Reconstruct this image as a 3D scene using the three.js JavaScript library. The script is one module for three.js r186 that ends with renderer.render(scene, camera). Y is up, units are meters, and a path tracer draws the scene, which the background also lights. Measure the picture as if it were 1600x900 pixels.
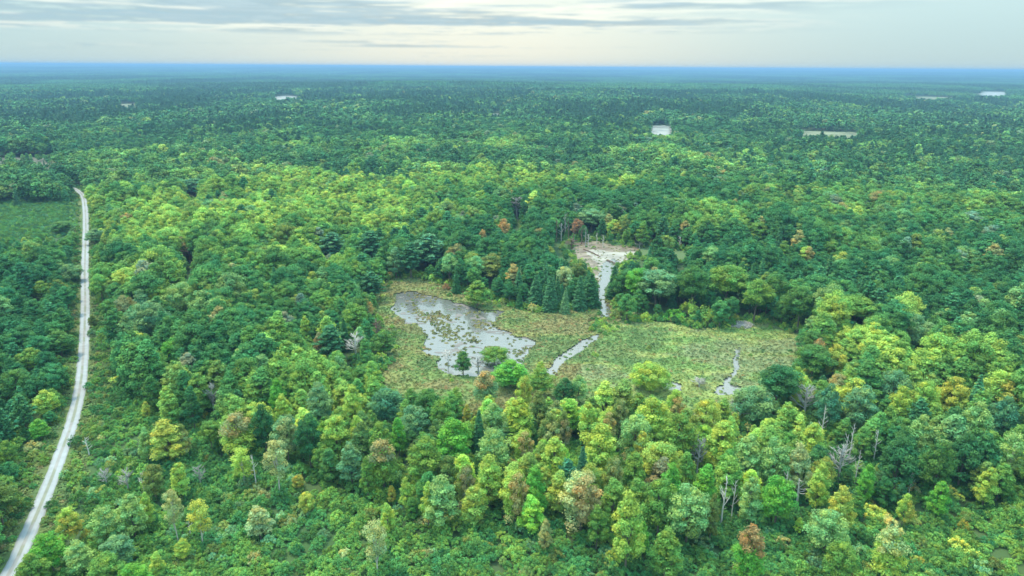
import * as THREE from 'three';
import { mergeGeometries } from 'three/addons/utils/BufferGeometryUtils.js';

// ---------------------------------------------------------------- camera, sky, sun, exposure
const HCAM = 108, FPX = 1066, PITCH = 17.95 * Math.PI / 180, ROLL = 0.0066;
const camera = new THREE.PerspectiveCamera(2 * Math.atan(450 / FPX) * 180 / Math.PI, 16 / 9, 0.5, 60000);
camera.rotation.order = 'YXZ';
camera.position.set(0, HCAM, 0);
camera.rotation.set(-PITCH, 0, ROLL);
camera.updateMatrixWorld(true);
const scene = new THREE.Scene();
const renderer = new THREE.WebGLRenderer({ antialias: true });
renderer.setSize(1024, 576);
renderer.toneMapping = THREE.LinearToneMapping;
renderer.toneMappingExposure = 2.9;
renderer.shadowMap.enabled = true;

// seeded noise
function rng(s) { let a = s >>> 0; return () => { a = (a + 0x6d2b79f5) | 0; let t = Math.imul(a ^ (a >>> 15), 1 | a); t = (t + Math.imul(t ^ (t >>> 7), 61 | t)) ^ t; return ((t ^ (t >>> 14)) >>> 0) / 4294967296; }; }
function hash2(x, y) { let h = Math.imul(x | 0, 374761393) + Math.imul(y | 0, 668265263); h = Math.imul(h ^ (h >>> 13), 1274126177); return ((h ^ (h >>> 16)) >>> 0) / 4294967296; }
function vnoise(x, y) {
  const xi = Math.floor(x), yi = Math.floor(y), fx = x - xi, fy = y - yi, u = fx * fx * (3 - 2 * fx), v = fy * fy * (3 - 2 * fy);
  const a = hash2(xi, yi), b = hash2(xi + 1, yi), c = hash2(xi, yi + 1), d = hash2(xi + 1, yi + 1);
  return a + (b - a) * u + (c - a) * v + (a - b - c + d) * u * v;
}
function fbm(x, y, o = 4) { let s = 0, a = 0.5, n = 0; for (let i = 0; i < o; i++) { s += a * vnoise(x, y); n += a; x = x * 2.03 + 17.1; y = y * 2.03 + 5.7; a *= 0.5; } return s / n; }
const lerp = (a, b, t) => a + (b - a) * t, clamp = (v, a, b) => Math.min(b, Math.max(a, v)), sstep = (a, b, v) => { const t = clamp((v - a) / (b - a), 0, 1); return t * t * (3 - 2 * t); };

// overcast sky with a thin brighter band over the horizon and streaks of stratus, computed for every direction
{
  const W = 4096, H = 2048, data = new Float32Array(W * H * 4);
  const mix3 = (a, b, t) => [lerp(a[0], b[0], t), lerp(a[1], b[1], t), lerp(a[2], b[2], t)];
  for (let r = 0; r < H; r++) {
    const el = ((r + 0.5) / H - 0.5) * 180, s = Math.sin(Math.max(el, 0) * Math.PI / 180);
    for (let c = 0; c < W; c++) {
      const i = (r * W + c) * 4; data[i + 3] = 1;
      if (el < 0) { data[i] = 0.2; data[i + 1] = 0.23; data[i + 2] = 0.23; continue; }
      if (el > 40 && (c & 3)) { data[i] = data[i - 4]; data[i + 1] = data[i - 3]; data[i + 2] = data[i - 2]; continue; }
      const az = ((c + 0.5) / W - 0.5) * 2 * Math.PI, dx = Math.cos(az), dz = Math.sin(az);
      // camera looks to -z: az = -90 deg
      let da = az + Math.PI / 2; if (da > Math.PI) da -= 2 * Math.PI;
      const warm = Math.exp(-((da + 0.05) ** 2) / 0.12);
      const base = mix3([0.47, 0.64, 0.65], [0.92, 0.88, 0.71], warm * Math.exp(-el / 9));
      const low = Math.exp(-el / 0.9) * 0.10;
      let col = mix3(base, [0.80, 0.78, 0.62], clamp(low * 3, 0, 0.3));
      // cloud layer seen in perspective: broad soft stratus ahead, thinning out to the east
      const k = 1 / Math.max(s, 0.012), px = dx * k, pz = dz * k;
      const n = fbm(px * 0.30 + 3.1, pz * 0.42 + 8.3, 5), n2 = fbm(px * 1.3 + 31, pz * 1.9 + 11, 4), n3 = fbm(px * 0.12 + 1.7, pz * 0.16 + 4.2, 2);
      const edge = sstep(1.6, 4.4, el + (n3 - 0.5) * 3.4 - Math.max(0, da + 0.02) * 5.0 + (n2 - 0.5) * 1.4 + 0.5);
      const dens = sstep(0.36, 0.60, n * 0.54 + n2 * 0.46) * edge;
      const gray = mix3([0.20, 0.33, 0.41], [0.40, 0.54, 0.59], sstep(0.25, 0.75, n2));
      col = mix3(col, gray, dens * 0.88 * lerp(1, 0.5, sstep(12, 50, el)));
      const rim = sstep(0.34, 0.40, n) * sstep(0.52, 0.44, n) * edge;
      col = mix3(col, [0.95, 0.94, 0.80], clamp(rim * 0.5, 0, 1));
      // the cloud deck overhead is brighter and cooler
      const cool = sstep(8, 45, el); col = [col[0] * lerp(1, 0.80, cool), col[1] * lerp(1, 1.02, cool), col[2] * lerp(1, 1.12, cool)];
      const gain = (1 + 2.0 * Math.pow(s, 0.75)) * 0.35;
      data[i] = col[0] * gain; data[i + 1] = col[1] * gain; data[i + 2] = col[2] * gain;
    }
  }
  const t = new THREE.DataTexture(data, W, H, THREE.RGBAFormat, THREE.FloatType);
  t.mapping = THREE.EquirectangularReflectionMapping; t.magFilter = THREE.LinearFilter; t.colorSpace = THREE.LinearSRGBColorSpace; t.needsUpdate = true;
  scene.background = t; scene.environment = t;
}
const sun = new THREE.DirectionalLight(0xffecc8, 1.5);
sun.position.set(-160, 420, -120);
sun.castShadow = true; sun.shadow.radius = 24;
sun.shadow.mapSize.set(4096, 4096);
Object.assign(sun.shadow.camera, { left: -700, right: 700, top: 700, bottom: -700, near: 1, far: 1600 });
sun.target.position.set(0, 0, -300);
sun.position.add(sun.target.position);
scene.add(sun, sun.target);
scene.fog = new THREE.FogExp2(new THREE.Color().setRGB(0.25, 0.47, 0.80), 0.00013);

// ---------------------------------------------------------------- from a pixel of the 1600 x 900 photograph to a place at height y
const _v = new THREE.Vector3();
function P(px, py, y = 0) {
  _v.set((px - 800) / FPX, -(py - 450) / FPX, -1).applyQuaternion(camera.quaternion);
  const t = (y - HCAM) / _v.y;
  return [_v.x * t, _v.z * t];
}
const _inv = camera.quaternion.clone().invert();
function proj(x, y, z) { _v.set(x, y - HCAM, z).applyQuaternion(_inv); const d = -_v.z; return [800 + FPX * _v.x / d, 450 - FPX * _v.y / d, d]; }
function inPoly(poly, x, z) { let r = false; for (let i = 0, j = poly.length - 1; i < poly.length; j = i++) { const [xi, zi] = poly[i], [xj, zj] = poly[j]; if ((zi > z) !== (zj > z) && x < (xj - xi) * (z - zi) / (zj - zi) + xi) r = !r; } return r; }
function polyOf(list, y = 0) { const p = list.map(([a, b, h]) => P(a, b, h ?? y)); let x0 = 1e9, x1 = -1e9, z0 = 1e9, z1 = -1e9; for (const [x, z] of p) { x0 = Math.min(x0, x); x1 = Math.max(x1, x); z0 = Math.min(z0, z); z1 = Math.max(z1, z); } return { p, box: [x0, x1, z0, z1], has(x, z) { return x > x0 && x < x1 && z > z0 && z < z1 && inPoly(p, x, z); } }; }
function lineDist(line, x, z) { let best = 1e9; for (let i = 0; i + 1 < line.length; i++) { const [ax, az] = line[i], [bx, bz] = line[i + 1], dx = bx - ax, dz = bz - az, t = clamp(((x - ax) * dx + (z - az) * dz) / (dx * dx + dz * dz), 0, 1); best = Math.min(best, Math.hypot(x - ax - dx * t, z - az - dz * t)); } return best; }

// ---------------------------------------------------------------- names and labels
const used = {};
function named(o, name) { const n = used[name] = (used[name] ?? -1) + 1; o.name = n ? name + '_' + String(n).padStart(3, '0') : name; return o; }
function tag(o, label, category, group, kind) { if (label) o.userData.label = label; if (category) o.userData.category = category; if (group) o.userData.group = group; if (kind) o.userData.kind = kind; return o; }
function shadowed(m) { m.castShadow = true; m.receiveShadow = true; return m; }

// ---------------------------------------------------------------- the lie of the land: regions read off the photograph
const z5 = ([x, y]) => [560 + x / 3.75, 400 + y / 3.75], z6 = ([x, y]) => [860 + x / 3.215, 360 + y / 3.215];
const marshWest = polyOf([[589, 456], [600, 442], [618, 434], [640, 433], [668, 439], [700, 447], [730, 456], [760, 468], [800, 480], [840, 489], [880, 488], [915, 483], [938, 470], [946, 455], [958, 455], [962, 480], [965, 505], [948, 525], [930, 560], [905, 600], [880, 640], [800, 655], [700, 660], [625, 648], [590, 618], [588, 590], [612, 570], [613, 549], [614, 528], [600, 517], [584, 490]]);
const marshEast = polyOf([[940, 530], [963, 506], [1009, 503], [1047, 506], [1093, 516], [1140, 513], [1171, 503], [1190, 503], [1218, 512], [1246, 526], [1262, 536], [1250, 552], [1236, 580], [1215, 620], [1180, 650], [1100, 668], [1000, 668], [900, 655], [880, 620], [905, 580]]);
const pondPoly = polyOf([[225, 225], [280, 203], [340, 208], [400, 220], [480, 240], [560, 268], [630, 285], [700, 300], [760, 318], [820, 330], [870, 335], [840, 360], [850, 385], [805, 400], [820, 425], [880, 450], [950, 483], [1010, 480], [1045, 500], [1030, 540], [1010, 580], [960, 640], [820, 700], [620, 700], [540, 690], [480, 655], [470, 610], [420, 590], [390, 580], [330, 550], [380, 530], [392, 490], [350, 440], [290, 400], [215, 370], [205, 330], [235, 290], [240, 260]].map(z5));
const island = polyOf([[300, 318], [345, 305], [370, 330], [440, 338], [500, 322], [520, 350], [515, 385], [545, 420], [560, 450], [600, 492], [565, 508], [500, 498], [470, 470], [440, 440], [430, 390], [380, 360], [320, 350]].map(z5));
const reedPatches = [[[530, 425], [590, 415], [620, 440], [560, 460]], [[630, 480], [700, 470], [720, 495], [650, 505]], [[560, 500], [610, 490], [600, 515]], [[690, 405], [740, 400], [735, 430], [700, 425]], [[380, 540], [420, 535], [430, 555], [390, 560]], [[880, 545], [960, 530], [1000, 565], [900, 575]]].map((l) => polyOf(l.map(z5)));
const mudPoly = polyOf([[560, 275], [640, 290], [760, 320], [868, 337], [835, 360], [848, 384], [805, 400], [818, 422], [760, 430], [700, 395], [640, 360], [540, 345], [480, 300], [420, 290], [350, 285], [290, 240], [260, 215], [330, 215], [440, 238]].map(z5));
const creekLine = [[1130, 690], [1150, 655], [1185, 615], [1225, 585], [1270, 555], [1310, 530], [1335, 505], [1370, 490], [1395, 470]].map(z5).map(([a, b]) => P(a, b));
const upperCreek = polyOf([[938, 500], [955, 498], [954, 476], [947, 464], [950, 452], [957, 436], [962, 420], [975, 408], [990, 400], [1006, 393], [1000, 387], [965, 386], [940, 383], [918, 380], [897, 379], [896, 390], [905, 405], [918, 415], [930, 430], [934, 450], [935, 470]]);
const upperWater = polyOf([[937, 498], [953, 496], [952, 476], [945, 464], [946, 452], [953, 438], [958, 420], [966, 410], [958, 404], [946, 407], [938, 414], [936, 440], [935, 455], [937, 470]]);
const upperMud = polyOf([[895, 379], [918, 376], [940, 378], [965, 383], [1002, 386], [1012, 392], [990, 400], [968, 412], [950, 424], [938, 437], [930, 450], [925, 430], [905, 407], [894, 392]]);
const paleMud = polyOf([[935, 440], [953, 438], [966, 412], [990, 401], [1002, 395], [985, 391], [965, 396], [948, 394], [930, 390], [914, 392], [926, 402], [934, 414]]);
const glade = polyOf([[995, 384], [1056, 392], [1130, 396], [1180, 402], [1230, 410], [1225, 416], [1150, 412], [1050, 408], [1000, 400]]);
const eastCreekLine = [[1154, 545], [1152, 556], [1149, 564], [1151, 572], [1150, 581], [1140, 590], [1135, 598], [1138, 606]].map(([a, b]) => P(a, b));
const eastPool = polyOf([[1128, 604], [1140, 601], [1158, 604], [1166, 612], [1150, 618], [1126, 620], [1112, 616], [1118, 610]]);
const smallPool = polyOf([[1040, 598], [1056, 597], [1070, 604], [1064, 612], [1048, 613], [1038, 606]]);
const roadLine = [[111, 292.6], [118, 296], [125, 301], [130, 308], [133, 326], [134, 351], [133.5, 387], [132.5, 422], [133, 458], [133, 493], [131.5, 529], [130, 557], [127, 593], [121, 628], [110, 669], [97, 704], [77, 758], [47, 829], [24, 880], [11, 903], [-14, 950]].map(([a, b]) => P(a, b));
const shrubland = polyOf([[140, 300], [136, 560], [145, 640], [40, 920], [-20, 1300], [1700, 1300], [1700, 770], [1600, 775], [1500, 790], [1420, 790], [1385, 805], [1300, 835], [1180, 840], [1080, 842], [960, 842], [900, 842], [840, 842], [760, 850], [700, 835], [600, 800], [560, 775], [470, 745], [400, 735], [330, 715], [280, 680], [240, 650], [205, 620], [180, 560], [160, 480]]);
const fieldWest = polyOf([[-200, 300], [60, 300], [108, 306], [126, 318], [126, 345], [118, 372], [60, 372], [-40, 384], [-200, 390]]);
const brownField = polyOf([[-160, 245], [90, 246], [92, 258, 10], [80, 262, 14], [-160, 262, 14]]);
const clearings = [brownField,
  polyOf([[1234, 206], [1262, 204.4], [1300, 206], [1352, 208], [1338, 211, 15], [1290, 210.4, 15], [1250, 209.6, 15]]),
  polyOf([[1015, 200], [1022, 196], [1036, 195.5], [1047, 197.5], [1052, 202], [1047, 209, 14], [1034, 210, 14], [1021, 208, 14], [1018, 205, 8]]),
  polyOf([[425, 152.5], [438, 149.6], [458, 149.8], [472, 152.5], [462, 156.5, 15], [446, 155.6, 15], [432, 156.5, 15]]),
  polyOf([[1530, 146], [1541, 143.2], [1560, 143], [1574, 145.5], [1566, 149.4, 15], [1550, 148.6, 15], [1536, 149.2, 15]]),
  polyOf([[1428, 151], [1490, 152], [1488, 155, 15], [1428, 154.5, 15]]),
  polyOf([[769, 177], [783, 177], [783, 183, 14], [769, 183, 14]]),
  polyOf([[186, 162], [214, 162], [214, 167, 15], [186, 167, 15]])];
const bare = (x, z) => marshWest.has(x, z) || marshEast.has(x, z) || upperCreek.has(x, z) || upperMud.has(x, z) || glade.has(x, z);
const inClearing = (x, z) => clearings.some((c) => c.has(x, z));
const roadD = (x, z) => (x < 0 && x > -500 && z > -640 ? lineDist(roadLine, x, z) : 1e9);

function landHeight(x, z) {
  const r = Math.hypot(x, z), far = sstep(640, 1100, r);
  if (far <= 0) return 0;
  let h = (fbm(x / 620 + 4.4, z / 420 + 9.1, 3) - 0.5) * 26 + (fbm(x / 2600 + 1, z / 1900, 2) - 0.5) * 44;
  h *= sstep(640, 2600, r);
  h *= lerp(1, 0.6, sstep(2600, 6000, r));
  h += sstep(8000, 25000, r) * (66 + 40 * fbm(x / 2300, z / 5000, 3));
  const pull = clearings.reduce((m, c) => { const [a, b, d, e] = c.box, dx = Math.max(a - x, 0, x - b), dz = Math.max(d - z, 0, z - e); return Math.min(m, sstep(0, 260, Math.hypot(dx, dz))); }, 1);
  return h * pull;
}

// ---------------------------------------------------------------- materials
const mats = {};
function rgb(r, g, b) { return new THREE.Color().setRGB(r, g, b); }
function noiseTexture(n, seed, paint, repeat) {
  const d = new Uint8Array(n * n * 4);
  for (let y = 0; y < n; y++) for (let x = 0; x < n; x++) { const c = paint(x / n, y / n, x, y); const i = (y * n + x) * 4; for (let k = 0; k < 3; k++) { const v = clamp(c[k], 0, 1); d[i + k] = Math.round(255 * (v <= 0.0031308 ? 12.92 * v : 1.055 * Math.pow(v, 1 / 2.4) - 0.055)); } d[i + 3] = 255; }
  const t = new THREE.DataTexture(d, n, n, THREE.RGBAFormat); t.colorSpace = THREE.SRGBColorSpace; t.magFilter = THREE.LinearFilter; t.minFilter = THREE.LinearMipmapLinearFilter; t.generateMipmaps = true; t.wrapS = t.wrapT = THREE.RepeatWrapping; t.needsUpdate = true; return t;
}
const tile = (f) => (u, v) => { const a = f(u, v), b = f(u - 1, v), c = f(u, v - 1), d = f(u - 1, v - 1); return lerp(lerp(a, b, u), lerp(c, d, u), v); };
function std(o) { return new THREE.MeshStandardMaterial({ roughness: 0.95, metalness: 0, ...o }); }

// ---------------------------------------------------------------- ground: one sheet out to the horizon
{
  const NR = 150, NA = 300, pos = [], col = [], idx = [];
  const r0 = 12, r1 = 26000;
  for (let i = 0; i <= NR; i++) {
    const r = i === 0 ? 0 : r0 * Math.pow(r1 / r0, (i - 1) / (NR - 1));
    for (let j = 0; j < NA; j++) {
      const a = (j / NA) * 2 * Math.PI, x = Math.cos(a) * r, z = Math.sin(a) * r;
      pos.push(x, landHeight(x, z), z);
      const n = fbm(x / 9, z / 9, 3), m = fbm(x / 60, z / 60, 2);
      const inF = fieldWest.has(x, z);
      const c = inF ? [0.07, 0.18, 0.09] : [lerp(0.03, 0.07, n), lerp(0.07, 0.13, m), 0.035];
      col.push(...c);
    }
  }
  for (let i = 0; i < NR; i++) for (let j = 0; j < NA; j++) { const k = (j + 1) % NA, a = i * NA + j, b = i * NA + k, c = (i + 1) * NA + j, d = (i + 1) * NA + k; if (i > 0) idx.push(a, b, c); idx.push(b, d, c); }
  const g = new THREE.BufferGeometry(); g.setAttribute('position', new THREE.Float32BufferAttribute(pos, 3)); g.setAttribute('color', new THREE.Float32BufferAttribute(col, 3)); g.setIndex(idx); g.computeVertexNormals();
  const m = shadowed(named(new THREE.Mesh(g, std({ vertexColors: true })), 'ground')); m.castShadow = false;
  scene.add(tag(m, 'dark green forest floor under the trees and shrubs', 'ground', null, 'structure'));
}
// a flat sheet over a polygon, gridded so that its edge can be ragged and its tone can vary
function sheet(poly, y, cell, keep, colorAt, name, material, label, category) {
  const [x0, x1, z0, z1] = poly.box, nx = Math.ceil((x1 - x0) / cell) + 1, nz = Math.ceil((z1 - z0) / cell) + 1, id = new Int32Array(nx * nz).fill(-1), pos = [], col = [], uv = [], idx = [];
  const at = (i, j) => { const k = j * nx + i; if (id[k] < 0) { const x = x0 + i * cell, z = z0 + j * cell; id[k] = pos.length / 3; pos.push(x, typeof y === 'function' ? y(x, z) : y, z); col.push(...colorAt(x, z)); uv.push(x, z); } return id[k]; };
  for (let j = 0; j + 1 < nz; j++) for (let i = 0; i + 1 < nx; i++) { const x = x0 + (i + 0.5) * cell, z = z0 + (j + 0.5) * cell; if (!keep(x, z)) continue; const a = at(i, j), b = at(i + 1, j), c = at(i, j + 1), d = at(i + 1, j + 1); idx.push(a, c, b, b, c, d); }
  const g = new THREE.BufferGeometry(); g.setAttribute('position', new THREE.Float32BufferAttribute(pos, 3)); g.setAttribute('color', new THREE.Float32BufferAttribute(col, 3)); g.setAttribute('uv', new THREE.Float32BufferAttribute(uv, 2)); g.setIndex(idx); g.computeVertexNormals();
  const m = named(new THREE.Mesh(g, material), name); m.receiveShadow = true; scene.add(tag(m, label, category, null, 'structure')); return m;
}
const wob = (x, z, s = 5, a = 3) => [x + (fbm(x / s, z / s, 2) - 0.5) * 2 * a, z + (fbm(x / s + 40, z / s + 9, 2) - 0.5) * 2 * a];
// water and wet mud first, as regions that the marsh leaves open
const isPond = (x, z) => { const [a, b] = wob(x, z, 7, 3.4); if (!pondPoly.has(a, b)) return false; return true; };
const isReed = (x, z) => { const [a, b] = wob(x, z, 5, 3.5); return island.has(a, b) || reedPatches.some((r) => r.has(a, b)); };
const isCreek = (x, z) => { if (upperWater.has(...wob(x, z, 7, 1.4))) return true; const w = 0.5 + 2.6 * (fbm(x / 9, z / 9, 2) - 0.35); return lineDist(creekLine, x, z) < w + 1.3; };
const isEastWater = (x, z) => { const [a, b] = wob(x, z, 4, 1.6); return eastPool.has(a, b) || smallPool.has(a, b) || lineDist(eastCreekLine, x, z) < 1.0 + 0.9 * (fbm(x / 5, z / 5, 2) - 0.3); };
const openWater = (x, z) => (pondPoly.has(x, z) || marshWest.has(x, z) || upperCreek.has(x, z) ? isPond(x, z) || isCreek(x, z) : false) || (marshEast.has(x, z) ? isEastWater(x, z) || isCreek(x, z) : false);
const waterMat = new THREE.MeshPhysicalMaterial({ color: rgb(0.16, 0.165, 0.17), roughness: 0.05, metalness: 0, ior: 2.33, clearcoat: 1, clearcoatRoughness: 0.04 });
{ // fine ripples
  const n = 256, d = new Uint8Array(n * n * 4), h = (x, y) => { const u = ((x % n) + n) % n / n, v = ((y % n) + n) % n / n; return tile((a, b) => fbm(a * 9 + 3, b * 22 + 7, 4))(u, v); };
  for (let y = 0; y < n; y++) for (let x = 0; x < n; x++) { const gx = (h(x + 1, y) - h(x - 1, y)) * 3, gy = (h(x, y + 1) - h(x, y - 1)) * 3, i = (y * n + x) * 4; d[i] = clamp(128 - gx * 127, 0, 255); d[i + 1] = clamp(128 - gy * 127, 0, 255); d[i + 2] = 250; d[i + 3] = 255; }
  const t = new THREE.DataTexture(d, n, n, THREE.RGBAFormat); t.wrapS = t.wrapT = THREE.RepeatWrapping; t.repeat.set(1 / 14, 1 / 9); t.magFilter = THREE.LinearFilter; t.needsUpdate = true; waterMat.normalMap = t; waterMat.normalScale.set(0.5, 0.5);
}
const waterBox = (poly) => poly;
sheet(waterBox(pondPoly), 0.03, 1.0, (x, z) => isPond(x, z), () => [1, 1, 1], 'pond_water', waterMat, 'shallow grey pond water with streaky sky reflections in the marsh', 'water');
{ const b = polyOf([[840, 600], [845, 520], [925, 372], [1010, 372], [975, 520], [930, 600]]); sheet(b, 0.034, 0.8, (x, z) => isCreek(x, z), () => [1, 1, 1], 'creek_water', waterMat, 'narrow bright creek winding out of the wood through the marsh', 'water'); }
sheet(polyOf([[1030, 530], [1190, 530], [1190, 640], [1030, 640]]), 0.034, 0.6, (x, z) => isEastWater(x, z), () => [1, 1, 1], 'rivulet_water', waterMat, 'thin winding rivulet and its small pool in the far meadow', 'water');
const mudMat = std({ vertexColors: true, roughness: 0.42 });
const mudTone = (x, z) => { const n = fbm(x / 6, z / 3.5, 4), m = fbm(x / 1.6, z / 1.2, 2); const k = clamp(n * 1.3 - 0.15 + (m - 0.5) * 0.5, 0, 1); return [lerp(0.13, 0.22, k), lerp(0.125, 0.2, k), lerp(0.13, 0.2, k)]; };
sheet(pondPoly, 0.06, 0.7, (x, z) => isPond(x, z) && (mudPoly.has(...wob(x, z, 8, 5)) ? fbm(x / 5 + 9, z / 3 + 2, 3) > 0.60 : fbm(x / 7 + 19, z / 2.6 + 2, 4) > 0.68), mudTone, 'pond_mud', mudMat, 'wet grey lavender mud flat along the far side of the pond', 'mud');
sheet(upperMud, 0.07, 0.8, (x, z) => upperMud.has(...wob(x, z, 6, 3)) && !upperWater.has(...wob(x, z, 7, 1.4)) , (x, z) => { const n = fbm(x / 5, z / 3, 4), k = clamp((n - 0.3) * 2.4, 0, 1); if (paleMud.has(...wob(x, z, 5, 4))) return [0.27 + 0.16 * k, 0.255 + 0.16 * k, 0.24 + 0.155 * k]; return [lerp(0.14, 0.30, k), lerp(0.105, 0.25, k), lerp(0.085, 0.20, k)]; }, 'mud_flat', mudMat, 'pale tan and pinkish mud flat at the head of the creek', 'mud');

// marsh floors: tussocky sheets, green-brown to the west and brighter to the east
const bump = (x, z) => 0.12 + 0.22 * fbm(x / 1.9, z / 1.9, 3) + 0.3 * fbm(x / 7, z / 5, 2);
const grassMat = std({ vertexColors: true });
function marshTone(x, z) {
  const e = marshEast.has(x, z) ? 1 : 0, n = fbm(x / 15, z / 5.5, 4), m = fbm(x / 3 + 7, z / 2, 3), p = fbm(x / 26 + 20, z / 13 + 4, 3);
  const k = 0.72 + 0.56 * m, near = pondPoly.has(...wob(x, z, 12, 9)), mix = (u, v, t) => [0, 1, 2].map((c) => lerp(u[c], v[c], t));
  let c = e ? mix([0.155, 0.265, 0.075], [0.27, 0.33, 0.105], sstep(0.38, 0.62, n)) : mix([0.215, 0.235, 0.08], [0.155, 0.23, 0.072], sstep(0.38, 0.62, n));
  c = mix(c, e ? [0.19, 0.23, 0.12] : [0.20, 0.18, 0.078], 0.75 * sstep(0.5, 0.66, p)); c = mix(c, [0.085, 0.16, 0.055], 0.7 * sstep(0.42, 0.3, p));
  if (near) c = mix(c, [0.20, 0.165, 0.075], 0.45);
  return c.map((v) => v * k);
}
sheet(marshWest, bump, 1.0, (x, z) => marshWest.has(...wob(x, z, 9, 3)) && !openWater(x, z), marshTone, 'marsh_west', grassMat, 'yellow brown sedge marsh surrounding the grey pond', 'marsh');
sheet(marshEast, bump, 1.0, (x, z) => marshEast.has(...wob(x, z, 9, 3)) && !openWater(x, z), marshTone, 'marsh_east', grassMat, 'open yellow green meadow marsh below the tall broadleaf wood', 'marsh');
sheet(glade, bump, 1.4, (x, z) => glade.has(...wob(x, z, 9, 3)), (x, z) => [0.09, 0.15, 0.06], 'glade', grassMat, 'narrow grassy glade behind the tall broadleaf peninsula', 'glade');
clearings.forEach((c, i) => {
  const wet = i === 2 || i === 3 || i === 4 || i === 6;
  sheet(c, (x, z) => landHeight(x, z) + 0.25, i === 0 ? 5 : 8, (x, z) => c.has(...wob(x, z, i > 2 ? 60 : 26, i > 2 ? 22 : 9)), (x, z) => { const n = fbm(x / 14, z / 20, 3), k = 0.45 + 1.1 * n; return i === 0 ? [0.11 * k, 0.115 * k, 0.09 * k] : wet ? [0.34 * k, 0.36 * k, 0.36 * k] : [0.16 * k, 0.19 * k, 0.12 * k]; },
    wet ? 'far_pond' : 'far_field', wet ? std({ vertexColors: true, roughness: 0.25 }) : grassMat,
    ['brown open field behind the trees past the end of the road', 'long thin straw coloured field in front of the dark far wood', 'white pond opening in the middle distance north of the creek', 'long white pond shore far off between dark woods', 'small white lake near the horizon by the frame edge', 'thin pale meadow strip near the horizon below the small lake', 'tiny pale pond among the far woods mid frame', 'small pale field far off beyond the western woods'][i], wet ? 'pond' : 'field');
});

// ---------------------------------------------------------------- gravel road with two wheel tracks, and its grassy verges
function ribbon(line, offs, ys, colorAt, step = 1.5) {
  const c = new THREE.CatmullRomCurve3(line.map(([x, z]) => new THREE.Vector3(x, 0, z)), false, 'centripetal'), L = c.getLength(), n = Math.ceil(L / step), pos = [], col = [], idx = [], w = offs.length;
  const pts = c.getSpacedPoints(n);
  for (let i = 0; i <= n; i++) { const p = pts[i], q = pts[Math.min(n, i + 1)], o = pts[Math.max(0, i - 1)], tx = q.x - o.x, tz = q.z - o.z, l = Math.hypot(tx, tz); offs.forEach((f, j) => { const e = j === 0 || j === w - 1 ? (fbm(i * step / 3 + j * 50, 3.3, 3) - 0.5) * 0.9 : (vnoise(i * step / 6 + j * 9, 1) - 0.5) * 0.12; const x = p.x - tz / l * (f + e), z = p.z + tx / l * (f + e); pos.push(x, ys[j], z); col.push(...colorAt(f, x, z)); }); }
  for (let i = 0; i < n; i++) for (let j = 0; j + 1 < w; j++) { const a = i * w + j; idx.push(a, a + 1, a + w, a + 1, a + w + 1, a + w); }
  const g = new THREE.BufferGeometry(); g.setAttribute('position', new THREE.Float32BufferAttribute(pos, 3)); g.setAttribute('color', new THREE.Float32BufferAttribute(col, 3)); g.setIndex(idx); g.computeVertexNormals(); return g;
}
{
  const offs = [-2.0, -1.75, -1.35, -0.95, -0.55, -0.28, 0, 0.28, 0.55, 0.95, 1.35, 1.75, 2.0], ys = offs.map((f) => 0.16 + (Math.abs(f) < 0.4 ? 0.05 : 0) - (Math.abs(f) > 1.9 ? 0.1 : 0));
  const g = ribbon(roadLine, offs, ys, (f, x, z) => { const track = Math.abs(Math.abs(f) - 0.95) < 0.5, mid = Math.abs(f) < 0.3, n = fbm(x / 1.1, z / 1.1, 3), k = 0.82 + 0.36 * n, weeds = fbm(x / 5 + 3, z / 5, 2) > 0.52; const b = track ? [0.33, 0.36, 0.41] : mid ? (weeds ? [0.22, 0.24, 0.2] : [0.28, 0.28, 0.29]) : Math.abs(f) > 1.8 ? [0.2, 0.22, 0.16] : [0.24, 0.26, 0.29]; return b.map((v) => v * k); }, 1.0);
  const m = named(new THREE.Mesh(g, std({ vertexColors: true })), 'gravel_road'); m.receiveShadow = true; scene.add(tag(m, 'pale grey gravel road with two wheel tracks curving through the trees', 'road', null, 'structure'));
  const vo = [-6, -4.4, -3.2, -1.7, 1.7, 3.2, 4.4, 6.4], vg = ribbon(roadLine, vo, vo.map((f) => (Math.abs(f) > 4 ? 0.02 : 0.1)), (f, x, z) => { const n = fbm(x / 3, z / 3, 3), m2 = fbm(x / 14, z / 14, 2); return [lerp(0.06, 0.14, m2) * (0.7 + 0.6 * n), lerp(0.13, 0.17, m2) * (0.7 + 0.6 * n), 0.05]; }, 1.5);
  const v = named(new THREE.Mesh(vg, grassMat), 'grass_verge'); v.receiveShadow = true; scene.add(tag(v, 'rough green and straw grass verge along both sides of the gravel road', 'verge', null, 'structure'));
}

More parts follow.
